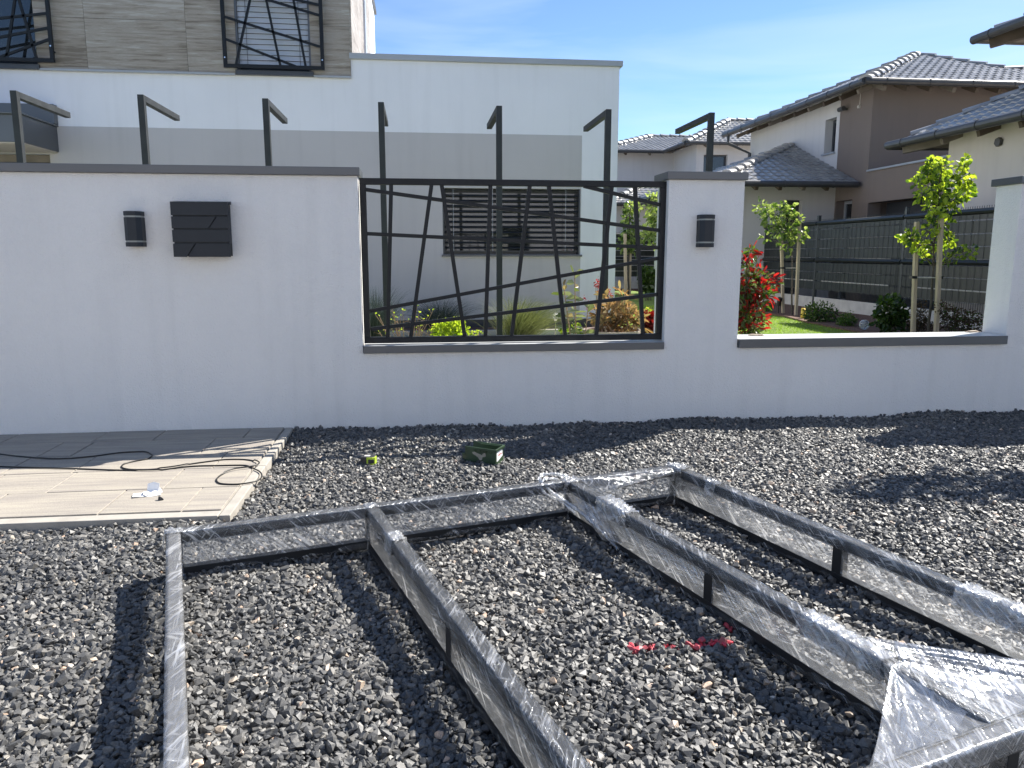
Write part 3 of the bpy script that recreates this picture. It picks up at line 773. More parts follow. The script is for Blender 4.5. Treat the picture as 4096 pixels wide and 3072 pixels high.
# tape measure
tmq = Vector((-.298, 4.215, .004))
tp = thing('tape_measure', tmq, 'black and lime green tape measure lying on the gravel', 'tape measure')
A_ = R(-8)
def rot(x, y, z=0): return (tmq.x + x * math.cos(A_) - y * math.sin(A_), tmq.y + x * math.sin(A_) + y * math.cos(A_), tmq.z + z)
prof = [(-.037, -.028), (.03, -.032), (.040, -.022), (.042, .02), (.03, .034), (-.022, .036), (-.037, .022)]
MB().prism([rot(x, y, .002) for x, y in prof], (0, 0, .044)).build('case', M['black_plastic'], tp, bevel=.004)
MB().prism([rot(x, y, .004) for x, y in [(-.002, -.0335), (.031, -.0365), (.0445, -.0235), (.0465, .012), (.040, .012), (.038, -.020), (.028, -.030), (-.002, -.030)]], (0, 0, .040)).build('grip', M['lime'], tp, bevel=.002)
MB().prism([rot(x, y, .012) for x, y in [(.008, -.0375), (.029, -.0385), (.040, -.030), (.036, -.028), (.026, -.034), (.008, -.033)]], (0, 0, .022)).build('window', M['black_plastic'], tp, bevel=.001)
MB().prism([rot(x, y, .0461) for x, y in [(-.018, -.012), (.012, -.012), (.012, .012), (-.018, .012)]], (0, 0, .0015)).build('badge', M['gap'], tp)

# green storage bin: open sloped front towards the left
Bc = Vector((.392, 4.045)); ax = Vector((-.163, .118)).normalized(); ay = Vector((.055, .106)).normalized()
bn = thing('storage_bin', (Bc.x, Bc.y, 0), 'green plastic storage bin with torn label standing on the gravel', 'storage bin')
def bp(l, w_, z): return (Bc.x + ax.x * l + ay.x * w_, Bc.y + ax.y * l + ay.y * w_, z)
BL, BW, BH, BZ = .205, .125, .098, .006
o = MB(); tt = .003
# outline of the side: full height at the back, low at the front
side = [(0.006, 0), (BL - .006, 0), (BL + .009, .012), (BL + .010, .050), (BL - .006, .062), (BL - .014, .096), (0, .098)]
for wa, wb in ((.006, .006 + tt), (BW - .006 - tt, BW - .006)):
    o.add([bp(l, wa, BZ + z) for l, z in side] + [bp(l, wb, BZ + z) for l, z in side], [tuple(range(7)), tuple(reversed(range(7, 14)))] + [(i, (i + 1) % 7, (i + 1) % 7 + 7, i + 7) for i in range(7)])
def bbox(l0, l1, w0, w1, z0_, z1_):
    o.add([bp(l, w_, BZ + z) for z in (z0_, z1_) for w_ in (w0, w1) for l in (l0, l1)], [(0, 2, 3, 1), (4, 5, 7, 6), (0, 1, 5, 4), (2, 6, 7, 3), (0, 4, 6, 2), (1, 3, 7, 5)])
bbox(.0, .004, .006, BW - .006, 0, .098); bbox(.004, BL, .007, BW - .007, .0005, .004); bbox(BL + .006, BL + .010, .007, BW - .007, .008, .048)
o.build('tub', M['green_plastic'], bn, bevel=.001)
o = MB()
bbox(-.006, BL - .010, -.001, .0055, .086, .099); bbox(-.006, BL - .010, BW - .0055, BW + .001, .086, .099); bbox(-.007, -.0005, -.001, BW + .001, .086, .0995)
for l in (.03, .06, .065, .10, .13): bbox(l, l + .003, -.0005, .0055, .074, .086)
bbox(-.0065, BL - .06, BW - .016, BW - .0062, .0885, .0935); bbox(BL - .010, BL + .012, .0, .0055, .050, .055)
o.build('rim', M['green_plastic'], bn, bevel=.001)
lb = [(.150, .068), (.135, .072), (.118, .066), (.100, .062), (.088, .058), (.080, .069), (.066, .072), (.062, .055), (.074, .048), (.082, .050), (.088, .030), (.102, .028), (.112, .042), (.130, .052), (.145, .058)]
MB().prism([bp(l, .0052, BZ + z) for l, z in lb], (-ay.x * .0006, -ay.y * .0006, 0)).build('torn_label', M['label_grey'], bn)
o = MB(); o.prism([bp(-.0005, w_, BZ + z) for w_, z in ((.018, .03), (.018, .080), (.040, .083), (.100, .082), (.104, .045), (.07, .038), (.03, .028))], (-ax.x * .0006, -ax.y * .0006, 0)); o.build('sticker', M['paper'], bn)
o = MB()
for k in range(7):
    w_ = .036 + k * .009; o.prism([bp(-.0013, w_, BZ + .058), bp(-.0013, w_ + .006, BZ + .058), bp(-.0013, w_ + .006, BZ + .064 - .002 * (k % 2)), bp(-.0013, w_, BZ + .064)], (-ax.x * .0004, -ax.y * .0004, 0))
o.prism([bp(-.0013, .06, BZ + .046), bp(-.0013, .064, BZ + .046), bp(-.0013, .064, BZ + .075), bp(-.0013, .06, BZ + .075)], (-ax.x * .0004, -ax.y * .0004, 0))
o.build('print', M['red_ink'], bn)

# ------------------------------------------------------------------ pergola posts
ppos = [-3.745, -2.625, -1.470, -.345, .862, 2.035, 3.195]
plabs = ['dark right angled post at the left edge beside the house canopy', 'dark right angled post above the wall lamp and mailbox', 'dark right angled post midway between the mailbox and the grille panel',
         'dark right angled post behind the left end of the grille panel', 'dark right angled post in front of the house window blinds', 'dark right angled post in front of the house corner behind the grille panel', 'dark right angled post standing behind the lamp pillar against the sky']
for i, x in enumerate(ppos):
    y = 8.12 + .055 * i
    if i == 0:
        po = thing('pergola_post', (x, y, 0), plabs[0], 'pergola post', 'row of right angled posts in the garden')
        MB().box(x - .03, x + .03, y, y + .065, -.01, 2.66).build('upright', M['post'], po, bevel=.004)
        MB().box(x - .0298, x + .0298, y + .0653, y + 1.16, 2.60, 2.6597).build('arm', M['post'], po, bevel=.004)
        base_po = po
    else:
        po = copy_tree(base_po); po.location = (x, y, 0); po['label'] = plabs[i]
        sc_ = 2.66 - .004 * i

# ------------------------------------------------------------------ walls with openings
def wall_holes(mb, plane, c0, c1_, a0, a1, z0_, z1_, holes):
    """plane 'y': wall spans x a0..a1, thickness y c0..c1 ; plane 'x': spans y a0..a1, thickness x c0..c1"""
    zs = sorted({z0_, z1_, *[h[2] for h in holes], *[h[3] for h in holes]}); zs = [z for z in zs if z0_ <= z <= z1_]
    for za, zb in zip(zs, zs[1:]):
        cut = sorted([(h[0], h[1]) for h in holes if h[2] <= za and h[3] >= zb]); a = a0
        for h0, h1 in cut + [(a1, a1)]:
            if h0 > a:
                if plane == 'y': mb.box(a, h0, c0, c1_, za, zb)
                else: mb.box(c0, c1_, a, h0, za, zb)
            a = max(a, h1)
    return mb

# ------------------------------------------------------------------ the villa behind the wall
HY = 12.0
vh = thing('house', (-2, 15, 0), 'modern white flat roofed house with stone clad upper storey behind the garden wall', 'house')
GX0, GX1, GZ0, GZ1 = .375, 2.49, 1.135, 2.125        # ground floor window
wall_holes(MB(), 'y', HY, HY + .3, -14, 3.06, .14, 3.66, [(GX0, GX1, GZ0, GZ1), (-7.2, -5.13, .2, 2.535)]).box(-.915, 3.06, HY, HY + .3, 3.66, 3.915).build('wall', M['house_white'], vh)
MB().box(2.86, 3.0599, HY + .3005, 20, .14, 3.915).box(-14, 2.86, HY + .3005, 20, 3.62, 3.72).build('side_wall', M['house_white'], vh)
MB().box(-14, 3.04, HY + .015, HY + .28, -.02, .1395).build('plinth', M['sill_dark'], vh)
wall_holes(MB(), 'y', HY - .003, HY + .001, -14, 2.50, .141, 2.915, [(GX0 - .001, GX1 + .001, GZ0 - .04, GZ1), (-7.2, -5.13, .2, 2.535)]).build('painted_field', M['house_grey'], vh)
MB().box(-.93, 3.10, HY - .05, HY + .36, 3.916, 3.995).box(2.78, 3.1005, HY + .36, 20, 3.916, 3.995).build('roof_coping', M['light_metal'], vh, bevel=.004)
# ground floor window with half open venetian blind
wd = MB(); wall_holes(wd, 'y', HY + .12, HY + .19, GX0, GX1, GZ0, GZ1, [(GX0 + .06, GX1 - .06, GZ0 + .06, GZ1 - .06)])
wd = wd.build('window', M['sill_dark'], vh)
MB().box(GX0 + .05, GX1 - .05, HY + .15, HY + .16, GZ0 + .05, GZ1 - .05).build('pane', M['glass'], wd)
o = MB(); ns = 12
for i in range(ns):
    z = GZ0 + .10 + (GZ1 - GZ0 - .13) * i / (ns - 1); tl = .024
    o.prism([(GX0 + .03, HY + .02, z - tl * .35), (GX0 + .03, HY + .024, z - tl * .35 - .004), (GX0 + .03, HY + .095, z + tl * .7), (GX0 + .03, HY + .092, z + tl * .7 + .004)], (GX1 - GX0 - .06, 0, 0))
o.box(GX0 + .03, GX1 - .03, HY + .02, HY + .09, GZ0 + .045, GZ0 + .06)
o.build('blind_slats', M['slat'], wd)
for x in (GX0 + .16, (GX0 + GX1) / 2 - .30, GX1 - .23): MB().box(x, x + .006, HY + .012, HY + .016, GZ0 + .05, GZ1).build('blind_cord', M['light_metal'], wd)
for xa in (GX0 - .001, GX1 - .024): MB().box(xa, xa + .024, HY + .004, HY + .1, GZ0, GZ1).build('guide_rail', M['sill_dark'], wd)
MB().box(GX0 - .02, GX1 + .03, HY - .045, HY + .12, GZ0 - .032, GZ0 - .001).build('window_sill', M['coping'], wd, bevel=.003)
# dark entrance at the left
wd = MB().box(-7.2, -5.131, HY + .14, HY + .2, .2, 2.53).build('entrance_window', M['sill_dark'], vh)
MB().box(-7.2, -5.135, HY + .10, HY + .139, 2.43, 2.53).build('frame', M['timber_light'], wd)
# canopy
MB().box(-8, -5.0, 10.98, HY - .001, 2.56, 2.90).build('canopy', M['coping'], vh, bevel=.004)
MB().box(-8, -4.975, 10.93, HY - .001, 2.9005, 2.925).box(-8.0, -4.975, HY - .12, HY - .001, 2.93, 3.19).build('canopy_flashing', M['coping'], vh, bevel=.004)
MB().box(-8, -5.02, 11.0, HY - .002, 2.548, 2.5595).build('soffit', M['cream'], vh)
# upper storey
UX, UZ0, UZ1 = -.915, 3.675, 6.70
win_r = (-2.50, -1.47, 3.70, 5.5); win_l = (-6.6, None, 3.70, 5.5)
wl = onY(153, 235, HY).x
win_l = (-6.8, wl, 3.70, 5.5)
wall_holes(MB(), 'y', HY + .02, HY + .3, -14, UX - .001, 3.661, UZ1, [(win_r[0], win_r[1], win_r[2] + .021, win_r[3]), (win_l[0], win_l[1], win_l[2] + .021, win_l[3])]).build('upper_wall', M['house_white'], vh)
MB().box(UX - .26, UX - .001, HY + .3005, 19.6, 4.0, UZ1).build('upper_side_wall', M['house_white'], vh)
MB().box(-14, UX + .05, HY - .06, 19.7, UZ1 + .001, UZ1 + .08).build('upper_roof_coping', M['coping'], vh)
o = MB(); ct = HY - .03
xs = [-9.85, -8.515, -7.18, -5.845, -4.507, -3.168, -1.83, UX]; zs = [UZ0, 4.35, 5.025, 5.70, 6.375, UZ1]
for za, zb in zip(zs, zs[1:]):
    for xa, xb in zip(xs, xs[1:]):
        wall_holes(o, 'y', ct, HY + .019, xa + .002, xb - .002, za + .002, zb - .002, [h for h in (win_r, win_l) if h[0] < xb and h[1] > xa])
o.build('stone_cladding', M['travertine'], vh)
o = MB()
for ya, yb in ((HY - .03, 13.45), (13.455, 14.8), (15.25, 16.9)):
    for za, zb in zip(zs, zs[1:]): o.box(UX - .0005, UX + .028, ya, yb, max(za, 4.0) + .002, zb - .002)
o.build('side_cladding', M['travertine'], vh)
MB().box(UX - .0004, UX + .06, 14.85, 15.2, 4.0, UZ1 - .3).build('downpipe_casing', M['light_metal'], vh)
for xa, xb in ((win_l[1] + .02, win_r[0] - .03), (win_r[1] + .03, UX)): MB().box(xa, xb, HY - .055, HY - .02, UZ0 - .028, UZ0 - .001).build('drip_rail', M['light_metal'], vh)
for (xa, xb, za, zb), closed in ((win_r, True), (win_l, False)):
    o = wall_holes(MB(), 'y', HY + .08, HY + .14, xa, xb, za + .02, zb, [(xa + .05, xb - .05, za + .11, zb - .05)] if closed else [(xa + .05, xb - .72, za + .11, zb - .05), (xb - .64, xb - .05, za + .11, zb - .05)])
    wd = o.build('upper_window', M['anthracite'], vh)
    MB().box(xa + .04, xb - .04, HY + .105, HY + .115, za + .1, zb - .04).build('pane', M['glass'], wd)
    MB().box(xa - .02, xb + .03, HY - .07, HY + .08, za - .045, za + .02).build('window_sill', M['sill_dark'], wd, bevel=.003)
    if closed:
        o = MB(); n = 24
        for i in range(n):
            z = za + .10 + i * .072
            o.prism([(xa + .03, HY + .022, z), (xa + .03, HY + .017, z + .003), (xa + .03, HY + .038, z + .069), (xa + .03, HY + .043, z + .066)], (xb - xa - .06, 0, 0))
        o.build('blind_slats', M['blind_pale'], wd)
        for x in (xa + .14, xb - .16): MB().box(x, x + .006, HY + .008, HY + .012, za + .1, zb).build('blind_cord', M['sill_dark'], wd)
        for xc in (xa, xb - .028): MB().box(xc, xc + .028, HY - .02, HY + .06, za + .021, zb).build('guide_rail', M['coping'], wd)
# grilles in front of the upper windows
def grille(x0_, x1_, z0_, z1_, brs, screws):
    gy = HY - .12
    o = MB(); w_ = .05
    o.box(x0_, x1_, gy - .02, gy + .02, z0_, z0_ + w_).box(x0_, x1_, gy - .02, gy + .02, z1_ - w_, z1_)
    o.box(x0_, x0_ + w_, gy - .0205, gy + .0205, z0_ + w_, z1_ - w_).box(x1_ - w_, x1_, gy - .0205, gy + .0205, z0_ + w_, z1_ - w_)
    gr = o.build('window_grille', M['anthracite'], vh, bevel=.002)
    for a_, b_ in brs: MB().bar(a_, b_, .032, .028).build('bar', M['anthracite'], gr)
    for x, z in screws: MB().tube([(x, gy - .032, z), (x, gy - .020, z)], .011, 8).build('screw', M['chrome'], gr)
    for x in (x0_ + .025, x1_ - .025):
        for z in (z0_ + .15, z1_ - .15): MB().box(x - .01, x + .01, gy + .0206, HY - .031, z - .01, z + .01).build('bracket', M['anthracite'], gr)
def PG(x, y, f=c1): return onY(*f(x, y), HY - .12)
def ext(a_, b_, z): k = (z - a_.z) / (b_.z - a_.z); return a_ + (b_ - a_) * k
gl, gr_ = PG(1415, 425), PG(2052, 445)
X0g, X1g, Z0g, Z1g = gl.x, gr_.x, (gl.z + gr_.z) / 2, 5.65
br = [(PG(1412, 104), PG(2030, 298)), (PG(1415, 243), PG(1890, 428)), (PG(1400, -90), PG(2020, 98))]
for a_, b_ in (((1580, 0), (1492, 408)), ((1683, 0), (1772, 415)), ((1855, 0), (1932, 420))):
    A_, B_ = PG(*a_), PG(*b_); br.append((ext(A_, B_, Z1g - .03), ext(A_, B_, Z0g + .03)))
for dz in (.55, .95): br.append((Vector((X0g + .02, HY - .12, 4.3 + dz)), Vector((X1g - .02, HY - .12, 4.1 + dz * .9))))
grille(X0g, X1g, Z0g, Z1g, br, [(X0g + .025, Z0g + .13), (X1g - .025, Z0g + .13)])
c0_ = lambda x, y: (x * .1808, y * .1808)
gr_ = onY(*c0_(1213, 1385), HY - .12)
X1g, Z0g = gr_.x, gr_.z; X0g = X1g - 2.0
def PL(x, y): return onY(*c0_(x, y), HY - .12)
def extx(a_, b_, x): k = (x - a_.x) / (b_.x - a_.x); return a_ + (b_ - a_) * k
br = []
for a_, b_ in (((0, 405), (1050, 295)), ((0, 825), (1075, 615)), ((0, 1265), (1095, 868))):
    A_, B_ = PL(*a_), PL(*b_); br.append((extx(A_, B_, X0g + .03), B_))
A_, B_ = PL(420, 0), PL(815, 1310); br.append((ext(A_, B_, 5.6), B_))
A_, B_ = PL(330, 0), PL(150, 1250); br.append((ext(A_, B_, 5.6), B_))
br.append((Vector((X0g + .4, HY - .12, 5.6)), Vector((X0g + .7, HY - .12, Z0g + .03)))); br.append((Vector((X0g + .03, HY - .12, 5.3)), Vector((X1g - .03, HY - .12, 4.9))))
grille(X0g, X1g, Z0g, 5.65, br, [(X1g - .025, Z0g + .21)])

# ------------------------------------------------------------------ tiled roofs
def tiles(name, poly, mat, parent, up, pitch=.20, row=.26, amp=.026, step=.022):
    """poly: coplanar corner points; up: direction of the rising slope (horizontal part)"""
    P_ = [Vector(q) for q in poly]
    n = Vector()
    for i in range(len(P_)): n += P_[i].cross(P_[(i + 1) % len(P_)])
    n.normalize()
    if n.z < 0: n = -n
    s = Vector((0, 0, 1)).cross(n).normalized(); t_ = n.cross(s).normalized()
    if t_.z < 0: t_ = -t_
    O = P_[0]
    ss = [(q - O).dot(s) for q in P_]; ts = [(q - O).dot(t_) for q in P_]
    s0, s1, t0, t1 = min(ss) - pitch, max(ss) + pitch, min(ts) - .02, max(ts) + row
    ns_ = int((s1 - s0) / pitch * 8) + 1; nr = int((t1 - t0) / row) + 1
    bm = bmesh.new(); grid = []
    for r_ in range(nr):
        for tt_, hh in ((0.0, step), (.97, 0.0)):
            rowv = []
            for i in range(ns_ + 1):
                a = s0 + i * pitch / 8; ph = (i % 8) / 8
                prof = math.sin(ph * 2 * math.pi) * .5 + .5
                prof = prof ** 1.3
                rowv.append(bm.verts.new(O + s * a + t_ * (t0 + (r_ + tt_) * row) + n * (prof * amp + hh)))
            grid.append(rowv)
    for a_, b_ in zip(grid, grid[1:]):
        for i in range(ns_): bm.faces.new((a_[i], a_[i + 1], b_[i + 1], b_[i]))
    c = sum(P_, Vector()) / len(P_)
    for i in range(len(P_)):
        a, b = P_[i], P_[(i + 1) % len(P_)]
        if (b - a).length < 1e-6: continue
        pnm = (b - a).cross(n).normalized()
        if pnm.dot(c - a) > 0: pnm = -pnm
        bmesh.ops.bisect_plane(bm, geom=bm.verts[:] + bm.edges[:] + bm.faces[:], plane_co=a, plane_no=pnm, clear_outer=True)
    me = bpy.data.meshes.new(name); off = OFF.get(parent.name, Vector()); bm.transform(Matrix.Translation(-off)); bmesh.ops.recalc_face_normals(bm, faces=bm.faces); bm.to_mesh(me); bm.free()
    me.materials.append(mat); o = bpy.data.objects.new(name, me); COL.objects.link(o); o.parent = parent; OFF[o.name] = off
    # underside board
    MB().add([q - n * .02 for q in P_] + [q - n * .08 for q in P_], [tuple(range(len(P_))), tuple(reversed(range(len(P_), 2 * len(P_))))] + [(i, (i + 1) % len(P_), (i + 1) % len(P_) + len(P_), i + len(P_)) for i in range(len(P_))]).build('roof_boarding', M['timber_light'], parent)
    return o
def caps(parent, A_, B_, seg=.40, r_=.12):
    A_ = Vector(A_); B_ = Vector(B_); d = B_ - A_; n = max(1, int(d.length / seg)); dn = d.normalized()
    side = dn.cross(Vector((0, 0, 1))).normalized(); upv = side.cross(dn).normalized(); o = MB()
    for i in range(n):
        p0 = A_ + d * (i / n) - dn * .04; p1 = A_ + d * ((i + 1) / n); vs = []
        for q, rr, h in ((p0, r_ * 1.15, .03), (p1, r_ * .9, .0)):
            for k in range(9):
                a = math.pi * k / 8; vs.append(q + side * math.cos(a) * rr + upv * (math.sin(a) * rr * .75 + h - .01))
        fs = [(k, k + 1, k + 10, k + 9) for k in range(8)] + [tuple(range(9))]
        o.add(vs, fs)
    return o.build('ridge_caps', M['tile'], parent)
def gutter(parent, A_, B_, r_=.07, br_=.9):
    A_ = Vector(A_); B_ = Vector(B_); d = (B_ - A_); n = max(1, int(d.length / br_)); o = MB(); dn = d.normalized()
    o.tube([A_, B_], r_, 12)
    for i in range(n): q = A_ + d * ((i + .5) / n); o.tube([q - dn * .012, q + dn * .012], r_ * 1.12, 12)
    return o.build('gutter', M['gutter'], parent, smooth=False)
def rafters(parent, A_, B_, inward, slope, length, n, w_=.10, h=.14):
    A_ = Vector(A_); B_ = Vector(B_); inward = Vector(inward)
    for i in range(n):
        q = A_.lerp(B_, (i + .5) / n) - Vector((0, 0, .10)); e_ = q + inward * length + Vector((0, 0, slope * length))
        MB().bar(q + inward * .22, e_, w_ * .8, h * .75, (0, 0, 1)).build('rafter', M['timber_dark' if i % 3 else 'timber_light'], parent)
def inset(parent, plane, c, a0, a1, z0_, z1_, depth, name, mullion=False, mat='sill_dark', sgn=1):
    """window or door set back from the face of a wall that lies at c"""
    def bx(o, a, b, d0, d1, za, zb):
        if plane == 'y': o.box(a, b, c + sgn * d0, c + sgn * d1, za, zb)
        else: o.box(c + sgn * d0, c + sgn * d1, a, b, za, zb)
    o = MB(); f_ = .07
    bx(o, a0, a1, depth, depth + .06, z0_, z0_ + f_); bx(o, a0, a1, depth, depth + .06, z1_ - f_, z1_)
    bx(o, a0, a0 + f_, depth, depth + .059, z0_ + f_, z1_ - f_); bx(o, a1 - f_, a1, depth, depth + .059, z0_ + f_, z1_ - f_)
    if mullion: m_ = (a0 + a1) / 2; bx(o, m_ - .04, m_ + .04, depth, depth + .058, z0_ + f_, z1_ - f_)
    w_ = o.build(name, M[mat], parent)
    o = MB(); bx(o, a0 + .04, a1 - .04, depth + .03, depth + .04, z0_ + .04, z1_ - .04); o.build('pane', M['glass'], w_)
    return w_

# ---- neighbour with the brown front
XB, YC, YF = 10.0, 16.78, 23.2
nb = thing('house', (XB + 3, 20, 0), 'two storey neighbour house with brown and white walls and grey hipped tile roofs', 'house')
ap = lambda x, y, f=c3: onX(*f(x, y), XB)
wy0, wy1 = sorted((ap(1040, 700).y, ap(1105, 690).y)); wz1, wz0 = ap(1075, 700).z, ap(1060, 905).z
dy0, dy1 = sorted((ap(1100, 1180).y, ap(1197, 1175).y)); dz1 = ap(1150, 1185).z
gy1 = ap(1290, 1200).y; gz1 = ap(1290, 1200).z
yb = ap(1130, 600).y                     # brown / white border
wall_holes(MB(), 'x', XB, XB + .35, yb, YF, 0, 4.99, [(wy0, wy1, wz0, wz1)]).build('white_wall', M['offwhite'], nb)
wall_holes(MB(), 'x', XB, XB + .35, YC, yb, 0, 4.99, [(dy0, dy1, 0.0, dz1)] if dy1 <= yb else []).build('brown_wall', M['brown'], nb)
MB().box(XB + .3505, 22, YC, YC + .3, 0, 5.02).build('brown_front_wall', M['brown'], nb)
wall_holes(MB(), 'x', XB, XB + .3, 12.7, YC - .001, 0, 2.95, [(12.9, gy1, 0.0, gz1)]).build('terrace_wall', M['brown'], nb)
MB().box(XB + .3005, 22, 12.7, YC - .001, 2.5, 2.7).build('terrace_floor', M['cream'], nb)
MB().box(XB - .04, XB + .34, 12.7, YC - .002, 2.951, 2.99).build('parapet_coping', M['light_metal'], nb)
MB().box(XB + .45, XB + .5, 12.9, gy1, 0, gz1).build('garage_door', M['sill_dark'], nb)
inset(nb, 'x', XB, wy0, wy1, wz0, wz1, .2, 'window', True)
MB().box(XB - .05, XB + .19, wy0 - .04, wy1 + .04, wz0 - .04, wz0 - .001).build('window_sill', M['light_metal'], nb)
if dy1 <= yb: inset(nb, 'x', XB, dy0, dy1, 0, dz1, .22, 'door', mat='light_metal')
lq = ap(1168, 645); MB().tube([(XB - .14, lq.y - .08, lq.z), (XB - .14, lq.y + .12, lq.z)], .055, 12).box(XB - .14, XB, lq.y + .0, lq.y + .03, lq.z - .02, lq.z + .02).build('outdoor_lamp', M['gutter'], nb)
lq = ap(1242, 632); MB().tube([(XB - .01, lq.y, lq.z + .45), (XB - .012, lq.y - .01, lq.z)], .008, 5).tube([(XB - .05, lq.y, lq.z), (XB - .001, lq.y, lq.z)], .035, 8).build('loose_wire', M['cream'], nb)
# main hipped roof
E0 = Vector((9.4, 16.1, 4.74)); E1 = Vector((9.4, 23.7, 4.74))
d = ray(*c3(1580, 322)); a = (-6.7 + 0) # apex on the 45 degree hip: x - y = -6.7
k = a / (d.x - d.y); APX = Vector((0, 0, CH)) + d * k
nrm = (APX - E0).cross(Vector((1, 0, 0))).normalized()
def on_plane(u, v, P0, nn): dd = ray(u, v); C_ = Vector((0, 0, CH)); return C_ + dd * ((P0 - C_).dot(nn) / dd.dot(nn))
Q1 = on_plane(*c3(2080, 405), E0, nrm); Q2 = on_plane(*c3(2400, 418), E0, nrm); Q3 = Vector((Q2.x + 1, E0.y, E0.z))
Q1d = Vector((Q1.x, E0.y, E0.z))
tiles('roof', [E0, APX, Q1, Q1d], M['tile'], nb, (0, 1, 0)); tiles('roof', [Q1d, Q1, Q2, Q3], M['tile'], nb, (0, 1, 0))
tiles('roof', [E0, APX, E1], M['tile'], nb, (1, 0, 0))
caps(nb, E0, APX); caps(nb, E1, APX); caps(nb, Q1, APX, r_=.09); caps(nb, Q2, Q1, r_=.08)
gutter(nb, E0 + Vector((-.06, -.06, -.02)), Q3 + Vector((0, -.06, -.02))); gutter(nb, E0 + Vector((-.06, -.06, -.02)), E1 + Vector((-.06, 0, -.02)))
rafters(nb, E0 + Vector((.3, 0, 0)), Q3, (0, 1, 0), .3, .8, 12); rafters(nb, E0 + Vector((0, .3, 0)), E1, (1, 0, 0), .3, .8, 10)
dq = [ap(510, 800), ap(515, 815), ap(560, 842), ap(590, 850), ap(592, 950)]
pa = Vector((9.38, 23.4, 4.66))
MB().tube([pa, pa - Vector((0, 0, .22)), Vector((XB - .12, 22.95, 4.1)), Vector((XB - .12, 22.95, 0))], .05, 10).build('downpipe', M['gutter'], nb)
# annex
AY, AE = 18.1, 17.05
axl = 7.0
dx0, dx1 = onY(*c3(800, 1200), AY).x, onY(*c3(900, 1200), AY).x; dzt = onY(*c3(850, 1183), AY).z
wall_holes(MB(), 'y', AY, AY + .3, axl, XB - .001, 0, 2.78, [(dx0, dx1, 0, dzt)]).build('annex_wall', M['offwhite'], nb)
MB().box(axl, axl + .3, AY + .3005, 22.8, 0, 2.78).build('annex_side_wall', M['offwhite'], nb)
inset(nb, 'y', AY, dx0, dx1, 0, dzt, .15, 'door')
A0 = Vector((6.50, AE, 2.72)); A1 = Vector((9.62, AE, 2.72)); AT = Vector((9.99, 20.5, 4.02)); A2 = Vector((6.50, 23.9, 2.72))
tiles('annex_roof', [A0, A1, Vector((9.99, AE, 2.72)), AT], M['tile'], nb, (0, 1, 0)); tiles('annex_roof', [A0, AT, A2], M['tile'], nb, (1, 0, 0))
caps(nb, A0, AT); caps(nb, A2, AT, r_=.08)
gutter(nb, A0 + Vector((-.06, -.06, -.03)), Vector((9.9, AE - .06, 2.69))); gutter(nb, A0 + Vector((-.06, -.06, -.03)), A2 + Vector((-.06, 0, -.03)))
rafters(nb, A0 + Vector((.3, 0, 0)), A1, (0, 1, 0), .35, 1.0, 5)

# ---- neighbour at the right with low eaves
nd = thing('house', (11, 8, 0), 'cream neighbour house at the right with low tiled eaves and a second roof above', 'house')
XD = 9.3; De = onX(*c3(1440, 850), 8.72); DW = onX(*c3(1770, 850), XD).y
MB().box(XD, XD + .35, 2, DW, -.2, 3.26).box(XD + .3505, 18, DW - .35, DW - .001, 0, 3.25).build('wall', M['cream'], nd)
hz = De.z
D0 = Vector((8.72, De.y, hz)); Dn = Vector((8.72, 3.5, hz))
d = ray(*c3(2212, 535)); k = (D0.x + D0.y) / (d.x + d.y); DT = Vector((0, 0, CH)) + d * k
tp_ = DT + (DT - D0) * .2
tiles('roof', [D0, Dn, Vector((tp_.x, 3.5, tp_.z)), tp_], M['tile'], nd, (1, 0, 0))
tiles('roof', [D0, tp_, Vector((18, tp_.y, tp_.z)), Vector((18, D0.y, hz))], M['tile'], nd, (0, -1, 0))
caps(nd, D0 + Vector((.25, -.25, .1)), tp_, seg=.42, r_=.11)
gutter(nd, D0 + Vector((-.07, .07, -.03)), Dn + Vector((-.07, 0, -.03)), .075); gutter(nd, D0 + Vector((-.07, .07, -.03)), Vector((18, D0.y + .07, hz - .03)), .075)
rafters(nd, D0 - Vector((0, .6, 0)), Dn, (1, 0, 0), .25, .7, 11, .09, .13)
MB().bar(D0 + Vector((.12, -.12, -.11)), D0 + Vector((.75, -.75, .02)), .12, .16, (0, 0, 1)).build('hip_rafter', M['timber_light'], nd)
vq = onX(*c3(2072, 840), XD); MB().tube([(XD - .06, vq.y, vq.z), (XD - .001, vq.y, vq.z)], .075, 6).build('vent_cap', M['gutter'], nd, bevel=.006)
UE = onX(*c3(1950, 222), 10.4); Un = Vector((10.4, 3, UE.z))
MB().box(11.15, 11.5, 3, UE.y - .75, hz, UE.z + .1).build('upper_wall', M['cream'], nd)
UT = UE + Vector((3, -3, 1.2))
tiles('upper_roof', [UE, Un, Vector((UT.x, 3, UT.z)), UT], M['tile'], nd, (1, 0, 0)); tiles('upper_roof', [UE, UT, Vector((18, UT.y, UT.z)), Vector((18, UE.y, UE.z))], M['tile'], nd, (0, -1, 0))
caps(nd, UE + Vector((.2, -.2, .08)), UT, seg=.42, r_=.11); gutter(nd, UE + Vector((-.07, .07, -.03)), Un + Vector((-.07, 0, -.03)), .08); gutter(nd, UE + Vector((-.07, .07, -.03)), Vector((18, UE.y + .07, UE.z - .03)), .06)
rafters(nd, UE - Vector((0, .5, 0)), Un, (1, 0, 0), .3, .8, 11, .1, .16)
MB().bar(UE + Vector((.12, -.12, -.12)), UE + Vector((.9, -.9, .06)), .14, .18, (0, 0, 1)).build('hip_rafter', M['timber_dark'], nd)

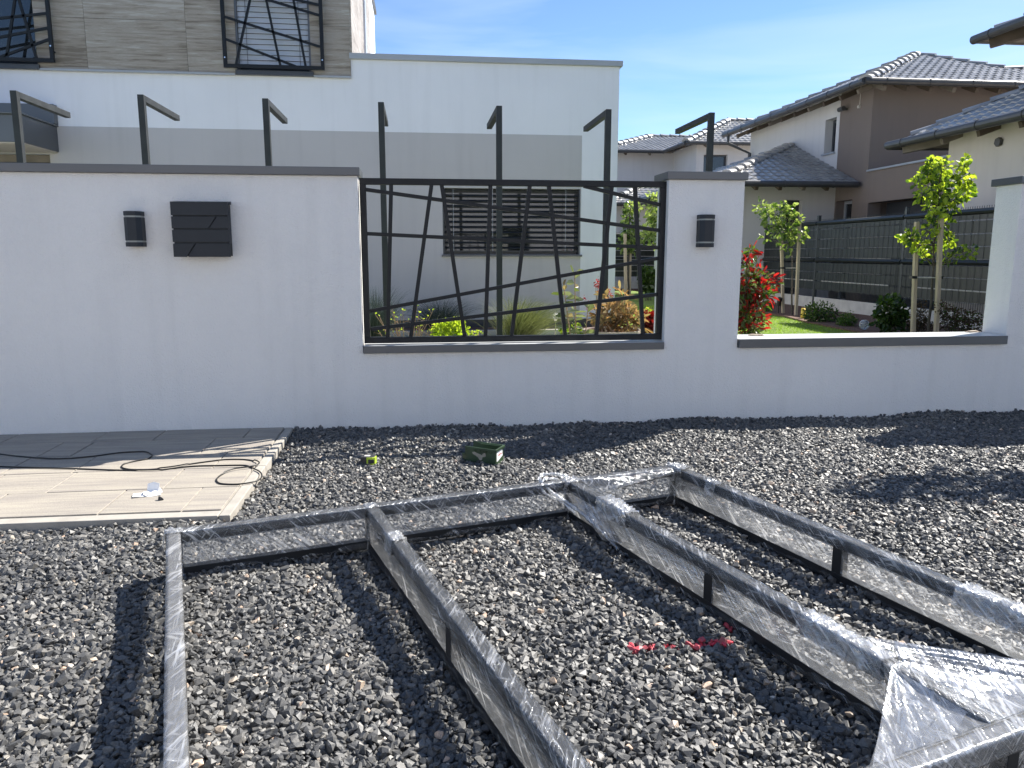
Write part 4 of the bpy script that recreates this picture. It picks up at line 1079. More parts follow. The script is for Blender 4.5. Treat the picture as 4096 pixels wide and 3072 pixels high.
# ---- far house between
nc = thing('house', (12, 34, 0), 'far two storey white house with grey tiled hip roofs behind the villa corner', 'house')
MB().box(4, 10.75, 32.7, 33, 0, 5.35).box(10.7501, 11.05, 29.95, 33, 0, 5.35).build('wall', M['offwhite'], nc)
cx0, cx1 = onY(*c3(390, 950), 29.95).x, onY(*c3(458, 950), 29.95).x; cz1 = onY(*c3(420, 915), 29.95).z
wall_holes(MB(), 'y', 29.95, 30.25, 11.0505, 20, 0, 5.35, [(cx0 - .5, cx1, cz1 - 2.1, cz1)]).build('wall', M['offwhite'], nc)
inset(nc, 'y', 29.95, cx0 - .5, cx1, cz1 - 2.1, cz1, .15, 'window')
C0, C1_ = Vector((7.2, 32.0, 5.3)), Vector((10.1, 32.0, 5.3)); CT0, CT1 = Vector((10.5, 35.2, 6.35)), Vector((13.2, 35.2, 6.35))
tiles('roof', [Vector((7.2, 32, 5.3)), Vector((10.4, 32, 5.3)), Vector((13.2, 34.8, 6.22)), CT1, CT0], M['tile'], nc, (0, 1, 0))
c6_ = Vector((10.12, 29.34, 5.3)); cap_ = Vector((12.75, 31.9, 6.55))
tiles('roof', [c6_, cap_, Vector((20, 31.9, 6.55)), Vector((20, 29.34, 5.3))], M['tile'], nc, (0, 1, 0))
tiles('roof', [c6_, cap_, Vector((12.75, 34.5, 6.55)), Vector((10.12, 32.3, 5.3))], M['tile'], nc, (1, 0, 0))
caps(nc, c6_, cap_, r_=.15); caps(nc, Vector((7.2, 32, 5.3)), CT0, r_=.15); caps(nc, cap_, (20, 31.9, 6.55), r_=.11); caps(nc, CT0, CT1, r_=.11)
gutter(nc, (6, 31.94, 5.27), (10.1, 31.94, 5.27)); gutter(nc, (10.06, 31.94, 5.27), (10.06, 29.28, 5.27)); gutter(nc, (10.06, 29.28, 5.27), (20, 29.28, 5.27))
rafters(nc, (10.4, 29.34, 5.3), (20, 29.34, 5.3), (0, 1, 0), .3, .6, 8); rafters(nc, (6, 32, 5.3), (10.1, 32, 5.3), (0, 1, 0), .3, .6, 4)
# its low wing
W0 = onZ(*c4(1822, 362), 2.75); W0.y = max(W0.y, 25.5)
wy = 26.2; q0 = onY(*c4(1822, 362), wy); q1 = onY(*c4(2140, 378), wy); zt = q0.z
wT = onY(*c4(1990, 238), wy + 2.2)
MB().box(q0.x - 3, q1.x + 1.5, wy + .55, wy + .85, 0, zt + .05).build('wing_wall', M['offwhite'], nc)
wl_ = Vector((q0.x - .4, wy, zt)); wr_ = Vector((q1.x + 2.0, wy, zt)); wa = Vector((wT.x, wy + 2.2, wT.z)); wb = Vector((wT.x + 3.2, wy + 2.2, wT.z))
tiles('wing_roof', [wl_, wa, wb, wr_], M['tile'], nc, (0, 1, 0)); tiles('wing_roof', [wl_, wa, Vector((wl_.x, wy + 4.5, zt))], M['tile'], nc, (1, 0, 0))
caps(nc, wl_, wa, r_=.13); gutter(nc, wl_ + Vector((0, -.06, -.03)), wr_ + Vector((0, -.06, -.03)))
MB().tube([(q0.x + .25, wy, zt - .1), (q0.x + .25, wy + .1, zt - .3), (q0.x + .5, wy + .45, zt - .55), (q0.x + .5, wy + .45, 0)], .05, 8).build('downpipe', M['gutter'], nc)

# ------------------------------------------------------------------ garden fences with woven privacy strips
def fence(A_, B_, posts, label, ztop=1.78, seed=1):
    A_ = Vector(A_); B_ = Vector(B_); d = (B_ - A_); Ln = d.length; dn = d.normalized(); nn = Vector((-dn.y, dn.x, 0))
    if nn.dot(Vector((0, 0, 0)) - A_) < 0: nn = -nn      # towards the garden / camera side
    f_ = thing('garden_fence', A_, label, 'fence')
    rr = random.Random(seed)
    def at(s, off, z): return A_ + dn * s + nn * off + Vector((0, 0, z))
    def bx(o, s0, s1, o0, o1, z0_, z1_, jag=0):
        vs = [at(s, f, z) for z in (z0_, z1_) for f in (o0, o1) for s in (s0, s1)]
        o.add(vs, [(0, 2, 3, 1), (4, 5, 7, 6), (0, 1, 5, 4), (2, 6, 7, 3), (0, 4, 6, 2), (1, 3, 7, 5)])
    o = MB(); bx(o, 0, Ln, -.03, .02, -.05, .25); o.build('base_board', M['concrete'], f_)
    spans = [(a, b) for a, b in zip(posts, posts[1:])]
    for k, (a, b) in enumerate(spans):
        o = MB(); w_ = MB(); c_ = MB(); st = MB(); h = ztop - .05 * (k % 2) * 0 
        zr = [.40, .585, .77, .965, 1.06, 1.25, 1.44, 1.64]
        for i, z in enumerate(zr):
            if i == 3: continue
            zh = zr[i + 1] if i + 1 < len(zr) else h - .05
            x = a + .05 + rr.uniform(0, .15)
            s = a + .03
            while s < b - .03:
                e_ = min(b - .03, s + rr.choice((.12, .16, .2, .24)))
                bx(o, s + .0015, e_ - .0015, .004 + rr.uniform(0, .006), .020 + rr.uniform(0, .004), z + .012, zh - .006); s = e_
            if i == 1: bx(c_, a + rr.uniform(.05, .4), b - rr.uniform(.05, .5), .021, .0235, z - .004, z + .014)  # pale strips put the sunlit lines of the fence into colour
            elif rr.random() < .5: bx(c_, a + rr.uniform(.05, .6), b - rr.uniform(.05, .5), .021, .0235, z + .001, z + .008)
            bx(st, a + .03, b - .03, .0245, .0285, z + .001, z + .006)
        for zc in (1.015, h - .01):                  # the folded bands
            vs = []; 
            o.add([at(s, f, zc + z) for s in (a + .02, b - .02) for f, z in ((.0, -.045), (.055, -.03), (.075, .0), (.04, .035), (.0, .045))], [(0, 1, 2, 3, 4), (9, 8, 7, 6, 5)] + [(i, (i + 1) % 5, (i + 1) % 5 + 5, i + 5) for i in range(5)])
        o.build('privacy_strips', M['strip'], f_); c_.build('sunlit_gap_line', M['gap'], f_) if c_.v else None
        s = a + .05
        while s < b - .02: bx(w_, s, s + .006, .03, .034, .26, .42); bx(w_, s, s + .006, .0, .005, h - .02, h + .07); bx(w_, s, s + .005, .030, .034, .44, h - .06) if int(s * 20) % 3 == 0 else None; s += .05
        w_.v += []; w_.build('wires', M['wire'], f_); st.build('rods', M['wire'], f_)
    for s in posts: o = MB(); bx(o, s - .03, s + .03, -.03, .03, 0, ztop + .13); bx(o, s - .033, s + .033, -.033, .033, ztop + .131, ztop + .15); o.build('post', M['wire'], f_, bevel=.003)
    return f_
FX = 8.3
py = sorted([onX(*c5(x, y), FX).y for x, y in ((640, 600), (1000, 575), (1520, 545))])
posts = [py[0] - 5.0, py[0] - 2.5, py[0], py[1], py[2], py[2] + 2.6, py[2] + 5.2, 25.0]
fence((FX, posts[0], 0), (FX, 25, 0), [q - posts[0] for q in posts], 'dark green grey privacy strip fence along the right side of the lawn', seed=3)
fence((8.2, 25, 0), (-4, 25, 0), [0, 2.5, 5, 7.5, 10, 12.1], 'dark privacy strip fence at the far end of the garden behind the grille panel', seed=9)

# ------------------------------------------------------------------ beds, path
def flat(name, poly, z, mat): return struct(MB().prism([(x, y, z - .03) for x, y in poly], (0, 0, .03)).build(name, mat))
flat('flower_bed', [(6.45, 7.0), (8.26, 7.0), (8.26, 24.9), (7.2, 24.9), (6.95, 17), (6.72, 14.4), (6.66, 13.5), (6.5, 12.5), (6.42, 10.9)], .022, M['mulch'])
flat('flower_bed', [(3.5, 24.2), (7.2, 24.0), (7.2, 24.95), (3.5, 24.95)], .020, M['mulch'])
flat('flower_bed', [(-12, 11.2), (3.0, 11.2), (3.0, 11.98), (-12, 11.98)], .026, M['mulch'])
flat('garden_path', [(-12, 8.4), (2.0, 8.4), (2.0, 10.6), (-12, 10.6)], .024, M['garden_stone'])
struct(MB().box(-12, 3.0, 11.12, 11.19, -.02, .06).build('bed_edging', M['garden_stone'], bevel=.005))

# turf blades on the visible lawn
rs2 = np.random.RandomState(21)
n = 70000
X = rs2.uniform(2.9, 8.2, n); Yv = rs2.uniform(6.2, 17, n) ; Z_ = np.zeros(n)
keep = (X > .36 * Yv) | ((X > .26 * Yv - .3) & (Yv > 9)); 
edge = np.interp(Yv, [8, 10.9, 12.5, 13.5, 14.4, 17], [6.44, 6.42, 6.5, 6.66, 6.72, 6.95]); keep &= X < edge
X, Yv = X[keep], Yv[keep]
n = len(X); P_ = np.stack([X, Yv, np.full(n, -.012)], 1); D_ = np.stack([rs2.normal(0, .35, n), rs2.normal(0, .35, n), np.ones(n)], 1)
gt = blade_mesh('grass', P_, D_, .045, .006, M['turf'], None, rs2, .5, 2); tag(gt, 'short sunlit lawn grass beyond the right wall opening', 'grass', kind='stuff')

# ------------------------------------------------------------------ trees and shrubs
def cluster_leaves(cl, n, L, W, rs_, up=.3):
    P_, D_, T_ = [], [], []
    tot = sum(c[3] for c in cl)
    for (cx, cy, cz, wt, rx_, ry_, rz_) in cl:
        m_ = max(2, int(n * wt / tot))
        v = rs_.normal(size=(m_, 3)); v /= np.linalg.norm(v, axis=1, keepdims=True); rad = rs_.uniform(.1, 1, m_) ** .6 * rs_.choice([1, 1, 1.35], m_)
        p = v * rad[:, None]; P_.append(p * [rx_, ry_, rz_] + [cx, cy, cz]); dd = v + rs_.normal(0, .5, (m_, 3)); dd[:, 2] += up; D_.append(dd)
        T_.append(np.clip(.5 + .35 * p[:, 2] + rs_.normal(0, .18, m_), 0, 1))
    return np.concatenate(P_), np.concatenate(D_), np.concatenate(T_)
def tree(base, blobs, n, L, W, lm, label, trunk_top, group, stakes, yoff=0, seed=1, f=c5, r0=.018):
    rs_ = np.random.RandomState(seed); bx_, by_, bz_ = base
    t_ = thing('young_tree', base, label, 'tree', group)
    top = onY(*f(*trunk_top), by_)
    o = MB(); k = 9
    tr = [Vector((bx_, by_, -.02)).lerp(top, i / k) + Vector((noise.noise(Vector((i * .7, seed, 0))) * .03, noise.noise(Vector((i * .7, seed, 5))) * .03, 0)) * (i > 0) for i in range(k + 1)]
    o.tube(tr, [r0 * (1 - .7 * i / k) for i in range(k + 1)], 7)
    cl = []
    for (x, y, r_px, wt) in blobs:
        dy = rs_.uniform(-1, 1) * .18; c = onY(*f(x, y), by_ + dy); rr = r_px * .6763 * by_ / F
        cl.append((c.x, c.y, c.z, wt * r_px ** 2, rr, rr * .9, rr))
        st = min(tr[2:], key=lambda q: (q - c).length + max(0, q.z - c.z + .05) * 4)
        mid = st.lerp(c, .5) + Vector((0, 0, -.04)); o.tube([st, mid, c], [r0 * .45, r0 * .3, r0 * .12], 5)
        for _ in range(5): e_ = c + Vector(rs_.normal(0, 1, 3)) * rr * .55; o.tube([mid.lerp(c, .6), e_], [r0 * .15, r0 * .06], 4)
    P_, D_, T_ = cluster_leaves(cl, n, L, W, rs_)
    o.build('trunk', M['bark'], t_)
    hs_ = rs_.rand(len(P_)) < .30
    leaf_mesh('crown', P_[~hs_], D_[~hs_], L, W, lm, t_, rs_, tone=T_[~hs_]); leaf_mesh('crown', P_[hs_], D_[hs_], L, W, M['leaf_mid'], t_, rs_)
    return t_, tr
def stakes(px, y, label, group='timber stakes tied to the young trees', f=c5, w_=.05):
    out_ = []
    for (xt, yt, xb, yb_, yy, lab) in px:
        A_ = onY(*f(xt, yt), yy); B_ = onY(*f(xb, yb_), yy); k = (-.05 - A_.z) / (B_.z - A_.z); Bg = A_ + (B_ - A_) * k
        o = MB().bar(Bg, A_, w_, w_).build('tree_stake', M['stake'], bevel=.003); tag(o, lab, 'stake', group); out_.append((Bg, A_))
    return out_
gT = 'young staked trees in the lawn bed'
g1 = onZ(*c5(862, 1130), .0)
yt1 = g1.y
tree((onY(*c5(842, 1100), yt1).x, yt1, 0), [(660, 490, 42, 1), (700, 540, 45, 1), (760, 510, 50, 1.1), (820, 500, 42, 1), (840, 560, 50, 1), (740, 590, 45, .9), (800, 620, 50, .9), (850, 650, 45, .9), (905, 640, 30, .8), (690, 665, 35, .5), (740, 680, 28, .3), (820, 700, 40, .7), (835, 760, 24, .6)], 520, .085, .062, M['leaf_pale'], 'young tree with small pale green leaves between two stakes beside the red shrub', (840, 480), gT, None, seed=4)
stakes([(885, 580, 863, 1125, yt1 - .1, 'pale timber stake standing right of the slender trunk near the red shrub'), (776, 630, 787, 1110, yt1 + .5, 'pale timber stake standing left of the slender trunk near the red shrub')], yt1, '')
def tie(px, y, label, f=c5):
    A_, B_ = onY(*f(*px[0]), y), onY(*f(*px[1]), y); o = MB().bar(A_, B_, .012, .035).build('tree_tie', M['tie']); tag(o, label, 'tree tie', 'webbing ties between stakes and trunks')
    for q in (A_, B_): MB().box(q.x - .035, q.x + .035, y - .035, y + .035, q.z - .015, q.z + .02).build('strap', M['cable'], o)
tie(((785, 846), (872, 846)), yt1 - .05, 'pale webbing tie joining the two stakes near the red shrub')
yt2 = 9.6
tree((onY(*c5(1655, 1160), yt2).x, yt2, 0), [(1670, 240, 48, 1.2), (1730, 250, 45, 1.1), (1850, 235, 40, .8), (1860, 300, 38, .8), (1640, 300, 45, 1), (1590, 340, 34, .9), (1700, 320, 55, 1.2), (1780, 330, 45, 1), (1880, 355, 34, 1), (1850, 400, 45, 1), (1720, 400, 55, 1.1), (1620, 410, 40, 1), (1790, 440, 45, .9), (1660, 470, 45, 1), (1770, 500, 48, .9), (1690, 540, 45, .9), (1750, 580, 35, .7), (1650, 620, 38, .8), (1540, 660, 40, 1), (1500, 665, 24, 1), (1590, 710, 42, 1), (1660, 720, 40, .8), (1770, 680, 42, 1), (1800, 760, 38, .7), (1900, 760, 34, .6), (1640, 790, 28, .7), (1880, 730, 26, .5), (1750, 790, 30, .5)], 1050, .080, .058, M['leaf_bright'], 'tall young tree with bright lime green leaves beside two timber stakes near the right pillar', (1720, 240), gT, None, seed=8, r0=.02)
stakes([(1722, 548, 1698, 1100, yt2 - .15, 'thick pale timber stake standing right of the lime green tree trunk'), (1578, 572, 1556, 1200, yt2 + .1, 'pale timber stake standing left of the lime green tree trunk')], yt2, '')
tie(((1556, 902), (1708, 903)), yt2 - .08, 'pale webbing tie joining the two stakes of the lime green tree')
# the tree beyond the right edge of the picture whose shadow lies on the gravel
rs_ = np.random.RandomState(77); ot = thing('young_tree', (5.25, 4.72, 0), 'sparse young tree standing at the right of the gravel with its shadow on the stones', 'tree')
o = MB(); o.tube([(5.25, 4.72, -.02), (5.24, 4.73, 1.2), (5.2, 4.76, 2.2), (5.12, 4.8, 3.2)], [.03, .026, .018, .008], 8); cl = []
for bx_, by_, bz_, rr in ((4.9, 4.75, 2.7, .20), (5.3, 4.9, 2.9, .22), (4.75, 4.95, 3.0, .16), (5.1, 5.0, 3.2, .2), (5.5, 4.6, 2.6, .25), (5.4, 4.3, 2.5, .22), (5.0, 4.5, 2.4, .16)):
    o.tube([(5.22, 4.74, 1.9), (.5 * (5.2 + bx_), .5 * (4.76 + by_), bz_ - .3), (bx_, by_, bz_)], [.012, .009, .004], 5); cl.append((bx_, by_, bz_, 1, rr, rr, rr))
P_, D_, T_ = cluster_leaves(cl, 700, .08, .06, rs_); o.build('trunk', M['bark'], ot); leaf_mesh('crown', P_, D_, .08, .06, M['leaf_lime'], ot, rs_, tone=T_)
# trees seen through the grille panel
yt3 = 21.0
tree((onY(*c4(1895, 900), yt3).x, yt3, 0), [(1910, 390, 35, 1), (1900, 440, 40, 1), (1940, 400, 30, 1), (1900, 520, 45, 1), (1870, 630, 40, 1), (1930, 640, 45, 1), (1900, 590, 35, 1), (1900, 690, 22, .7)], 330, .13, .09, M['leaf_pale'], 'far young tree with yellow green leaves beside two thin stakes seen through the grille panel', (1905, 400), gT, None, seed=12, f=c4, r0=.03)
stakes([(1872, 570, 1876, 925, yt3 - .2, 'far thin timber stake nearer the house corner seen through the grille panel'), (1908, 580, 1902, 920, yt3 + .2, 'far thin timber stake right of the trunk seen through the grille panel')], yt3, '', f=c4, w_=.075)
yt4 = 16.0
tree((onY(*c4(2120, 1000), yt4).x, yt4, 0), [(2070, 330, 35, 1), (2060, 380, 35, 1), (2070, 440, 45, 1), (2080, 520, 50, 1), (2040, 560, 40, 1), (2010, 590, 30, .8), (2070, 600, 40, 1), (2120, 480, 60, 1), (2130, 380, 50, 1)], 520, .10, .07, M['leaf_pale'], 'young leafy green tree behind the right edge of the grille panel', (2110, 330), gT, None, seed=13, f=c4, r0=.03)

def shrub(name, label, cat, q, blobs, n, L, W, mats, y, f=c5, seed=1, group=None, stems=14, sz=.6763, up=.3, stem_mat='bark', sr=.006, fold=.25):
    """blobs in picture measure; mats: [(material, share, part name)]"""
    rs_ = np.random.RandomState(seed); t_ = thing(name, (q.x, y, 0), label, cat, group)
    cl = []
    for (x, yy, r_px, wt) in blobs:
        c = onY(*f(x, yy), y + rs_.uniform(-.1, .1)); rr = r_px * sz * y / F; cl.append((c.x, c.y, c.z, wt * r_px ** 2, rr, rr, rr))
    o = MB()
    for i in range(stems):
        c = cl[i % len(cl)]; e_ = Vector(c[:3]) + Vector(rs_.normal(0, .4, 3)) * c[4]; b = Vector((q.x + rs_.normal(0, .05), y + rs_.normal(0, .04), -.02))
        o.tube([b, b.lerp(e_, .5) + Vector((rs_.normal(0, .02), 0, .02)), e_], [sr, sr * .7, sr * .3], 5)
    o.build('stems', M[stem_mat], t_)
    for mt_, sh, nm in mats:
        P_, D_, T_ = cluster_leaves(cl, int(n * sh), L, W, rs_, up)
        if nm == 'young_leaves':
            zc = np.array(P_)[:, 2]; P_ = P_ + D_ / np.linalg.norm(D_, axis=1, keepdims=True) * L * .5
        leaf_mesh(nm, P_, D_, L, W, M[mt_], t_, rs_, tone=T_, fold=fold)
    return t_
# red tipped shrub at the pillar
yr = 7.4
qr = onY(*c5(560, 1240), yr)
shrub('photinia_shrub', 'shrub with scarlet young leaves and green older leaves beside the lamp pillar', 'shrub', qr,
      [(600, 745, 22, 1.6), (590, 770, 24, 1.4), (575, 830, 26, 1), (620, 840, 26, 1), (600, 900, 45, 1), (660, 900, 35, 1), (700, 930, 35, .8), (745, 930, 20, .6), (560, 960, 50, 1), (640, 980, 50, 1), (690, 1000, 32, .8), (560, 1040, 55, 1), (640, 1060, 45, 1), (570, 1120, 55, 1), (640, 1150, 40, 1), (580, 1200, 50, 1), (640, 1215, 25, .8), (560, 1240, 50, 1), (500, 1000, 60, 1), (490, 1120, 60, 1)],
      1500, .075, .028, [('leaf_mid', .3, 'old_leaves'), ('leaf_olive', .25, 'pale_leaves'), ('leaf_maroon', .2, 'dark_leaves'), ('leaf_red', .24, 'young_leaves')], yr, seed=5, up=.6)
# bed shrubs along the side fence
def gx(x, y, yy, f=c5): return onY(*f(x, y), yy)
shrub('leafy_shrub', 'low feathery dark green shrub right of the first staked tree', 'shrub', gx(1010, 1160, 12.4), [(960, 1100, 45, 1), (1010, 1090, 45, 1), (1060, 1110, 45, 1), (1000, 1140, 55, 1), (1080, 1150, 35, 1), (940, 1130, 30, 1)], 900, .06, .022, [('leaf_dark', .5, 'foliage'), ('leaf_mid', .5, 'light_foliage')], 12.4, seed=6)
shrub('round_shrub', 'small round yellow green shrub between the feathery shrub and the glass ball', 'shrub', gx(1170, 1190, 11.6), [(1165, 1150, 42, 1), (1140, 1170, 30, 1), (1195, 1165, 30, 1)], 700, .035, .018, [('leaf_mid', 1, 'foliage')], 11.6, seed=7, stems=8)
shrub('broadleaf_shrub', 'dark broad leaved bush beside the left stake of the lime green tree', 'shrub', gx(1425, 1215, 10.4), [(1390, 1060, 50, 1), (1450, 1050, 45, 1), (1400, 1120, 60, 1), (1470, 1110, 50, 1), (1430, 1170, 60, 1), (1360, 1150, 35, .7), (1500, 1160, 35, .7)], 480, .085, .055, [('leaf_dark', .75, 'foliage'), ('leaf_mid', .3, 'light_foliage')], 10.4, seed=9, stem_mat='bark')
shrub('rust_shrub', 'dark reddish brown low shrub around the foot of the lime green tree', 'shrub', gx(1610, 1215, 10.0), [(1590, 1080, 40, 1), (1600, 1140, 45, 1), (1570, 1180, 40, 1), (1640, 1190, 40, 1)], 700, .035, .018, [('leaf_rust', 1, 'foliage')], 10.0, seed=10)
shrub('rust_shrub', 'wide dark olive brown shrub in front of the fence beside the right pillar', 'shrub', gx(1800, 1215, 9.5), [(1730, 1090, 45, 1), (1780, 1120, 50, 1), (1840, 1130, 45, 1), (1900, 1140, 45, 1), (1760, 1170, 55, 1), (1840, 1180, 55, 1), (1920, 1190, 45, 1), (1950, 1150, 30, 1)], 1500, .036, .018, [('leaf_rust', .8, 'foliage'), ('leaf_mid', .15, 'light_foliage')], 9.5, seed=11)
shrub('clipped_shrub', 'little dark green shrub beside the black garden spotlight', 'shrub', gx(705, 1095, 14.6), [(705, 1065, 22, 1), (700, 1085, 20, 1)], 260, .04, .02, [('leaf_mid', 1, 'foliage')], 14.6, seed=14, stems=5)
shrub('leafy_shrub', 'dark green bush at the far lawn edge seen through the grille panel', 'shrub', gx(2030, 930, 19, c4), [(2010, 840, 40, 1), (2050, 870, 45, 1), (2020, 910, 40, 1), (2060, 920, 35, 1)], 600, .11, .07, [('leaf_dark', .7, 'foliage'), ('leaf_mid', .3, 'light_foliage')], 19, f=c4, sz=.5877, seed=15)
# glass ball and small lamps in the bed
q = gx(1265, 1200, 10.9); gb = MB()
def ball(name, c, r_, mat, label, cat, group, post=None):
    t_ = thing(name, c, label, cat, group)
    me = bpy.data.meshes.new('globe'); bm = bmesh.new(); bmesh.ops.create_uvsphere(bm, u_segments=24, v_segments=16, radius=r_); bm.to_mesh(me); bm.free()
    me.materials.append(mat); me.polygons.foreach_set('use_smooth', [True] * len(me.polygons)); o = bpy.data.objects.new('globe', me); COL.objects.link(o); o.parent = t_
    if post: MB().tube([(c[0], c[1], c[2] - r_ * .95), (c[0], c[1], c[2] - r_ * 1.6)], [r_ * .7, r_ * .3], 12).tube([(c[0], c[1], c[2] - r_ * 1.5), (c[0], c[1], 0)], r_ * .22, 8).build('spike', M['chrome'], t_)
    return t_
ball('garden_globe', (q.x, q.y, .10), .075, M['crackle'], 'clear glass solar globe on the mulch left of the broad leaved bush', 'solar globe', 'glass solar globes in the beds')
q = gx(1399, 1130, 9.6, c4); ball('garden_globe', (q.x, q.y, q.z), .040, M['crackle'], 'crackled glass solar globe on a steel spike in front of the house plinth', 'solar globe', 'glass solar globes in the beds', True)
q = gx(760, 1080, 14.2); tag(MB().tube([(q.x, q.y, 0), (q.x, q.y, .18)], .012, 8).tube([(q.x, q.y, .17), (q.x + .01, q.y - .03, .32)], .045, 12).build('garden_spotlight', M['cable']), 'black spike spotlight in the bed left of the first stake', 'spotlight')
q = gx(906, 1110, 13.0); tag(MB().tube([(q.x, q.y, 0), (q.x, q.y, .06), (q.x, q.y, .20)], [.03, .042, .035], 10).build('bed_marker', M['yellow'], smooth=True), 'small yellow garden lamp right of the first staked tree', 'garden lamp')
q = gx(1530, 1190, 10.2); tag(MB().tube([(q.x, q.y, 0), (q.x, q.y, .17)], .03, 10).build('garden_spotlight', M['cable']), 'black garden spotlight at the foot of the broad leaved bush', 'spotlight')

# ---- planting seen through the grille panel
yp = 6.9
pc = onY(*c4(1785, 1215), yp)
pt = thing('planter', (pc.x, yp, 0), 'large round taupe planter behind the right side of the grille panel', 'planter')
pr_ = 200 * .5877 * yp / F; o = MB(); n = 40; prof = [(pr_ * .72, 0), (pr_ * .80, .15), (pr_ * .98, .455), (pr_ * 1.02, .46), (pr_ * 1.02, .50), (pr_ * .96, .50), (pr_ * .94, .42), (.001, .42)]
zr_ = onY(*c4(1785, 1240), yp - pr_ * .9).z
vs = [(pc.x + r_ * math.cos(2 * math.pi * i / n), yp + r_ * math.sin(2 * math.pi * i / n), z / .5 * zr_) for r_, z in prof for i in range(n)]
o.add(vs, [(j * n + i, j * n + (i + 1) % n, (j + 1) * n + (i + 1) % n, (j + 1) * n + i) for j in range(len(prof) - 1) for i in range(n)]); o.build('pot', M['pot'], pt, smooth=False)
MB().tube([(pc.x, yp, zr_ * .8), (pc.x, yp, zr_ * .86)], pr_ * .93, 24).build('soil', M['mulch'], pt)
shrub('potted_shrub', 'dry bronze leaved shrub growing in the round taupe planter', 'shrub', Vector((pc.x, yp, 0)), [(1760, 1090, 50, 1), (1700, 1120, 40, 1), (1830, 1080, 50, 1), (1860, 1000, 26, .8), (1740, 1010, 30, .6), (1880, 1120, 55, 1), (1800, 1150, 60, 1), (1940, 1150, 45, 1), (1720, 1170, 45, 1), (1980, 1190, 28, .8), (1850, 1190, 55, 1), (1840, 960, 20, .5)], 430, .105, .026, [('leaf_dry', .6, 'dry_leaves'), ('leaf_bronze', .45, 'leaves')], yp, f=c4, sz=.5877, seed=16, up=.5, sr=.004, stem_mat='stem')
ym = 6.6
mq = onY(*c4(1520, 1240), ym)
mt_ = thing('rubber_plant', (mq.x, ym, 0), 'tall upright plant with large glossy olive and bronze leaves left of the planter', 'plant')
rs_ = np.random.RandomState(31); o = MB(); Pl, Dl, Pb, Db = [], [], [], []
for (xa, ya, xb, yb_) in ((1515, 1250, 1530, 850), (1520, 1250, 1455, 930), (1540, 1250, 1620, 1080)):
    A_, B_ = onY(*c4(xa, ya), ym), onY(*c4(xb, yb_), ym); A_.z = 0
    o.tube([A_, A_.lerp(B_, .5) + Vector((.02, 0, 0)), B_], [.008, .006, .004], 6)
    ln = int((B_ - A_).length / .035)
    for i in range(5, ln + 1):
        q = A_.lerp(B_, i / ln); an = i * 2.4; dd = (math.cos(an), math.sin(an) * .7, .35 if i < ln - 1 else 1.6)
        (Pl if rs_.rand() < .62 else Pb).append(tuple(q)); (Dl if Pl and Pl[-1] == tuple(q) else Db).append(dd)
o.build('stems', M['stem'], mt_)
leaf_mesh('green_leaves', Pl, Dl, .125, .048, M['leaf_olive'], mt_, rs_, droop=.3, fold=.15); leaf_mesh('bronze_leaves', Pb, Db, .12, .045, M['leaf_bronze'], mt_, rs_, droop=.3, fold=.15)
fq = onY(*c4(1690, 1200), 7.4)
fl = thing('flowering_plant', (fq.x, 7.4, 0), 'thin stemmed plant with crimson flower clusters behind the planter', 'plant'); o = MB(); Pf, Df = [], []
for (x, y) in ((1690, 880), (1680, 930), (1695, 960), (1775, 990), (1765, 960), (1600, 1020), (1630, 1070), (1668, 915), (1700, 905)):
    A_ = Vector((fq.x + rs_.normal(0, .05), 7.4, .2)); B_ = onY(*c4(x, y), 7.4); o.tube([A_, A_.lerp(B_, .6) + Vector((.01, 0, 0)), B_], [.004, .003, .002], 4)
    for _ in range(14): Pf.append(tuple(B_ + Vector(rs_.normal(0, .014, 3)) + Vector((0, 0, rs_.normal(0, .02))))); Df.append(tuple(rs_.normal(0, 1, 3)))
o.build('stems', M['stem'], fl); leaf_mesh('flowers', Pf, Df, .018, .012, M['leaf_red'], fl, rs_)
shrub('heuchera', 'low maroon leaved plant in the lower right corner of the grille panel', 'plant', onY(*c4(2020, 1240), 7.6), [(2000, 1150, 38, 1), (2050, 1150, 38, 1), (1980, 1200, 35, 1), (2040, 1210, 45, 1)], 500, .045, .035, [('leaf_maroon', 1, 'foliage')], 7.6, f=c4, sz=.5877, seed=17)
shrub('yellow_plant', 'small yellow green sprig above the maroon plant', 'plant', onY(*c4(2030, 1200), 7.9), [(2030, 1100, 26, 1), (2050, 1120, 20, 1)], 120, .03, .014, [('leaf_bright', .6, 'foliage'), ('leaf_dry', .4, 'dry_leaves')], 7.9, f=c4, sz=.5877, seed=18)
shrub('lime_shrub', 'bright lime green leafy shrub low behind the left half of the grille panel', 'shrub', onY(*c4(680, 1270), 6.5), [(620, 1210, 34, 1), (600, 1240, 34, 1), (660, 1200, 34, 1), (720, 1190, 34, 1), (750, 1210, 34, 1), (700, 1240, 45, 1), (780, 1220, 26, 1), (640, 1260, 40, 1), (745, 1140, 12, .5)], 420, .048, .024, [('leaf_bright', 1, 'foliage')], 6.5, f=c4, sz=.5877, seed=19, up=1.2, sr=.004)
shrub('lime_shrub', 'small low lime green shrub right of the bigger lime shrub', 'shrub', onY(*c4(850, 1265), 6.7), [(845, 1250, 16, 1), (880, 1240, 12, 1), (820, 1262, 12, 1)], 60, .03, .014, [('leaf_bright', .8, 'foliage'), ('leaf_dry', .2, 'dry_leaves')], 6.7, f=c4, sz=.5877, seed=20, stems=6, sr=.003)
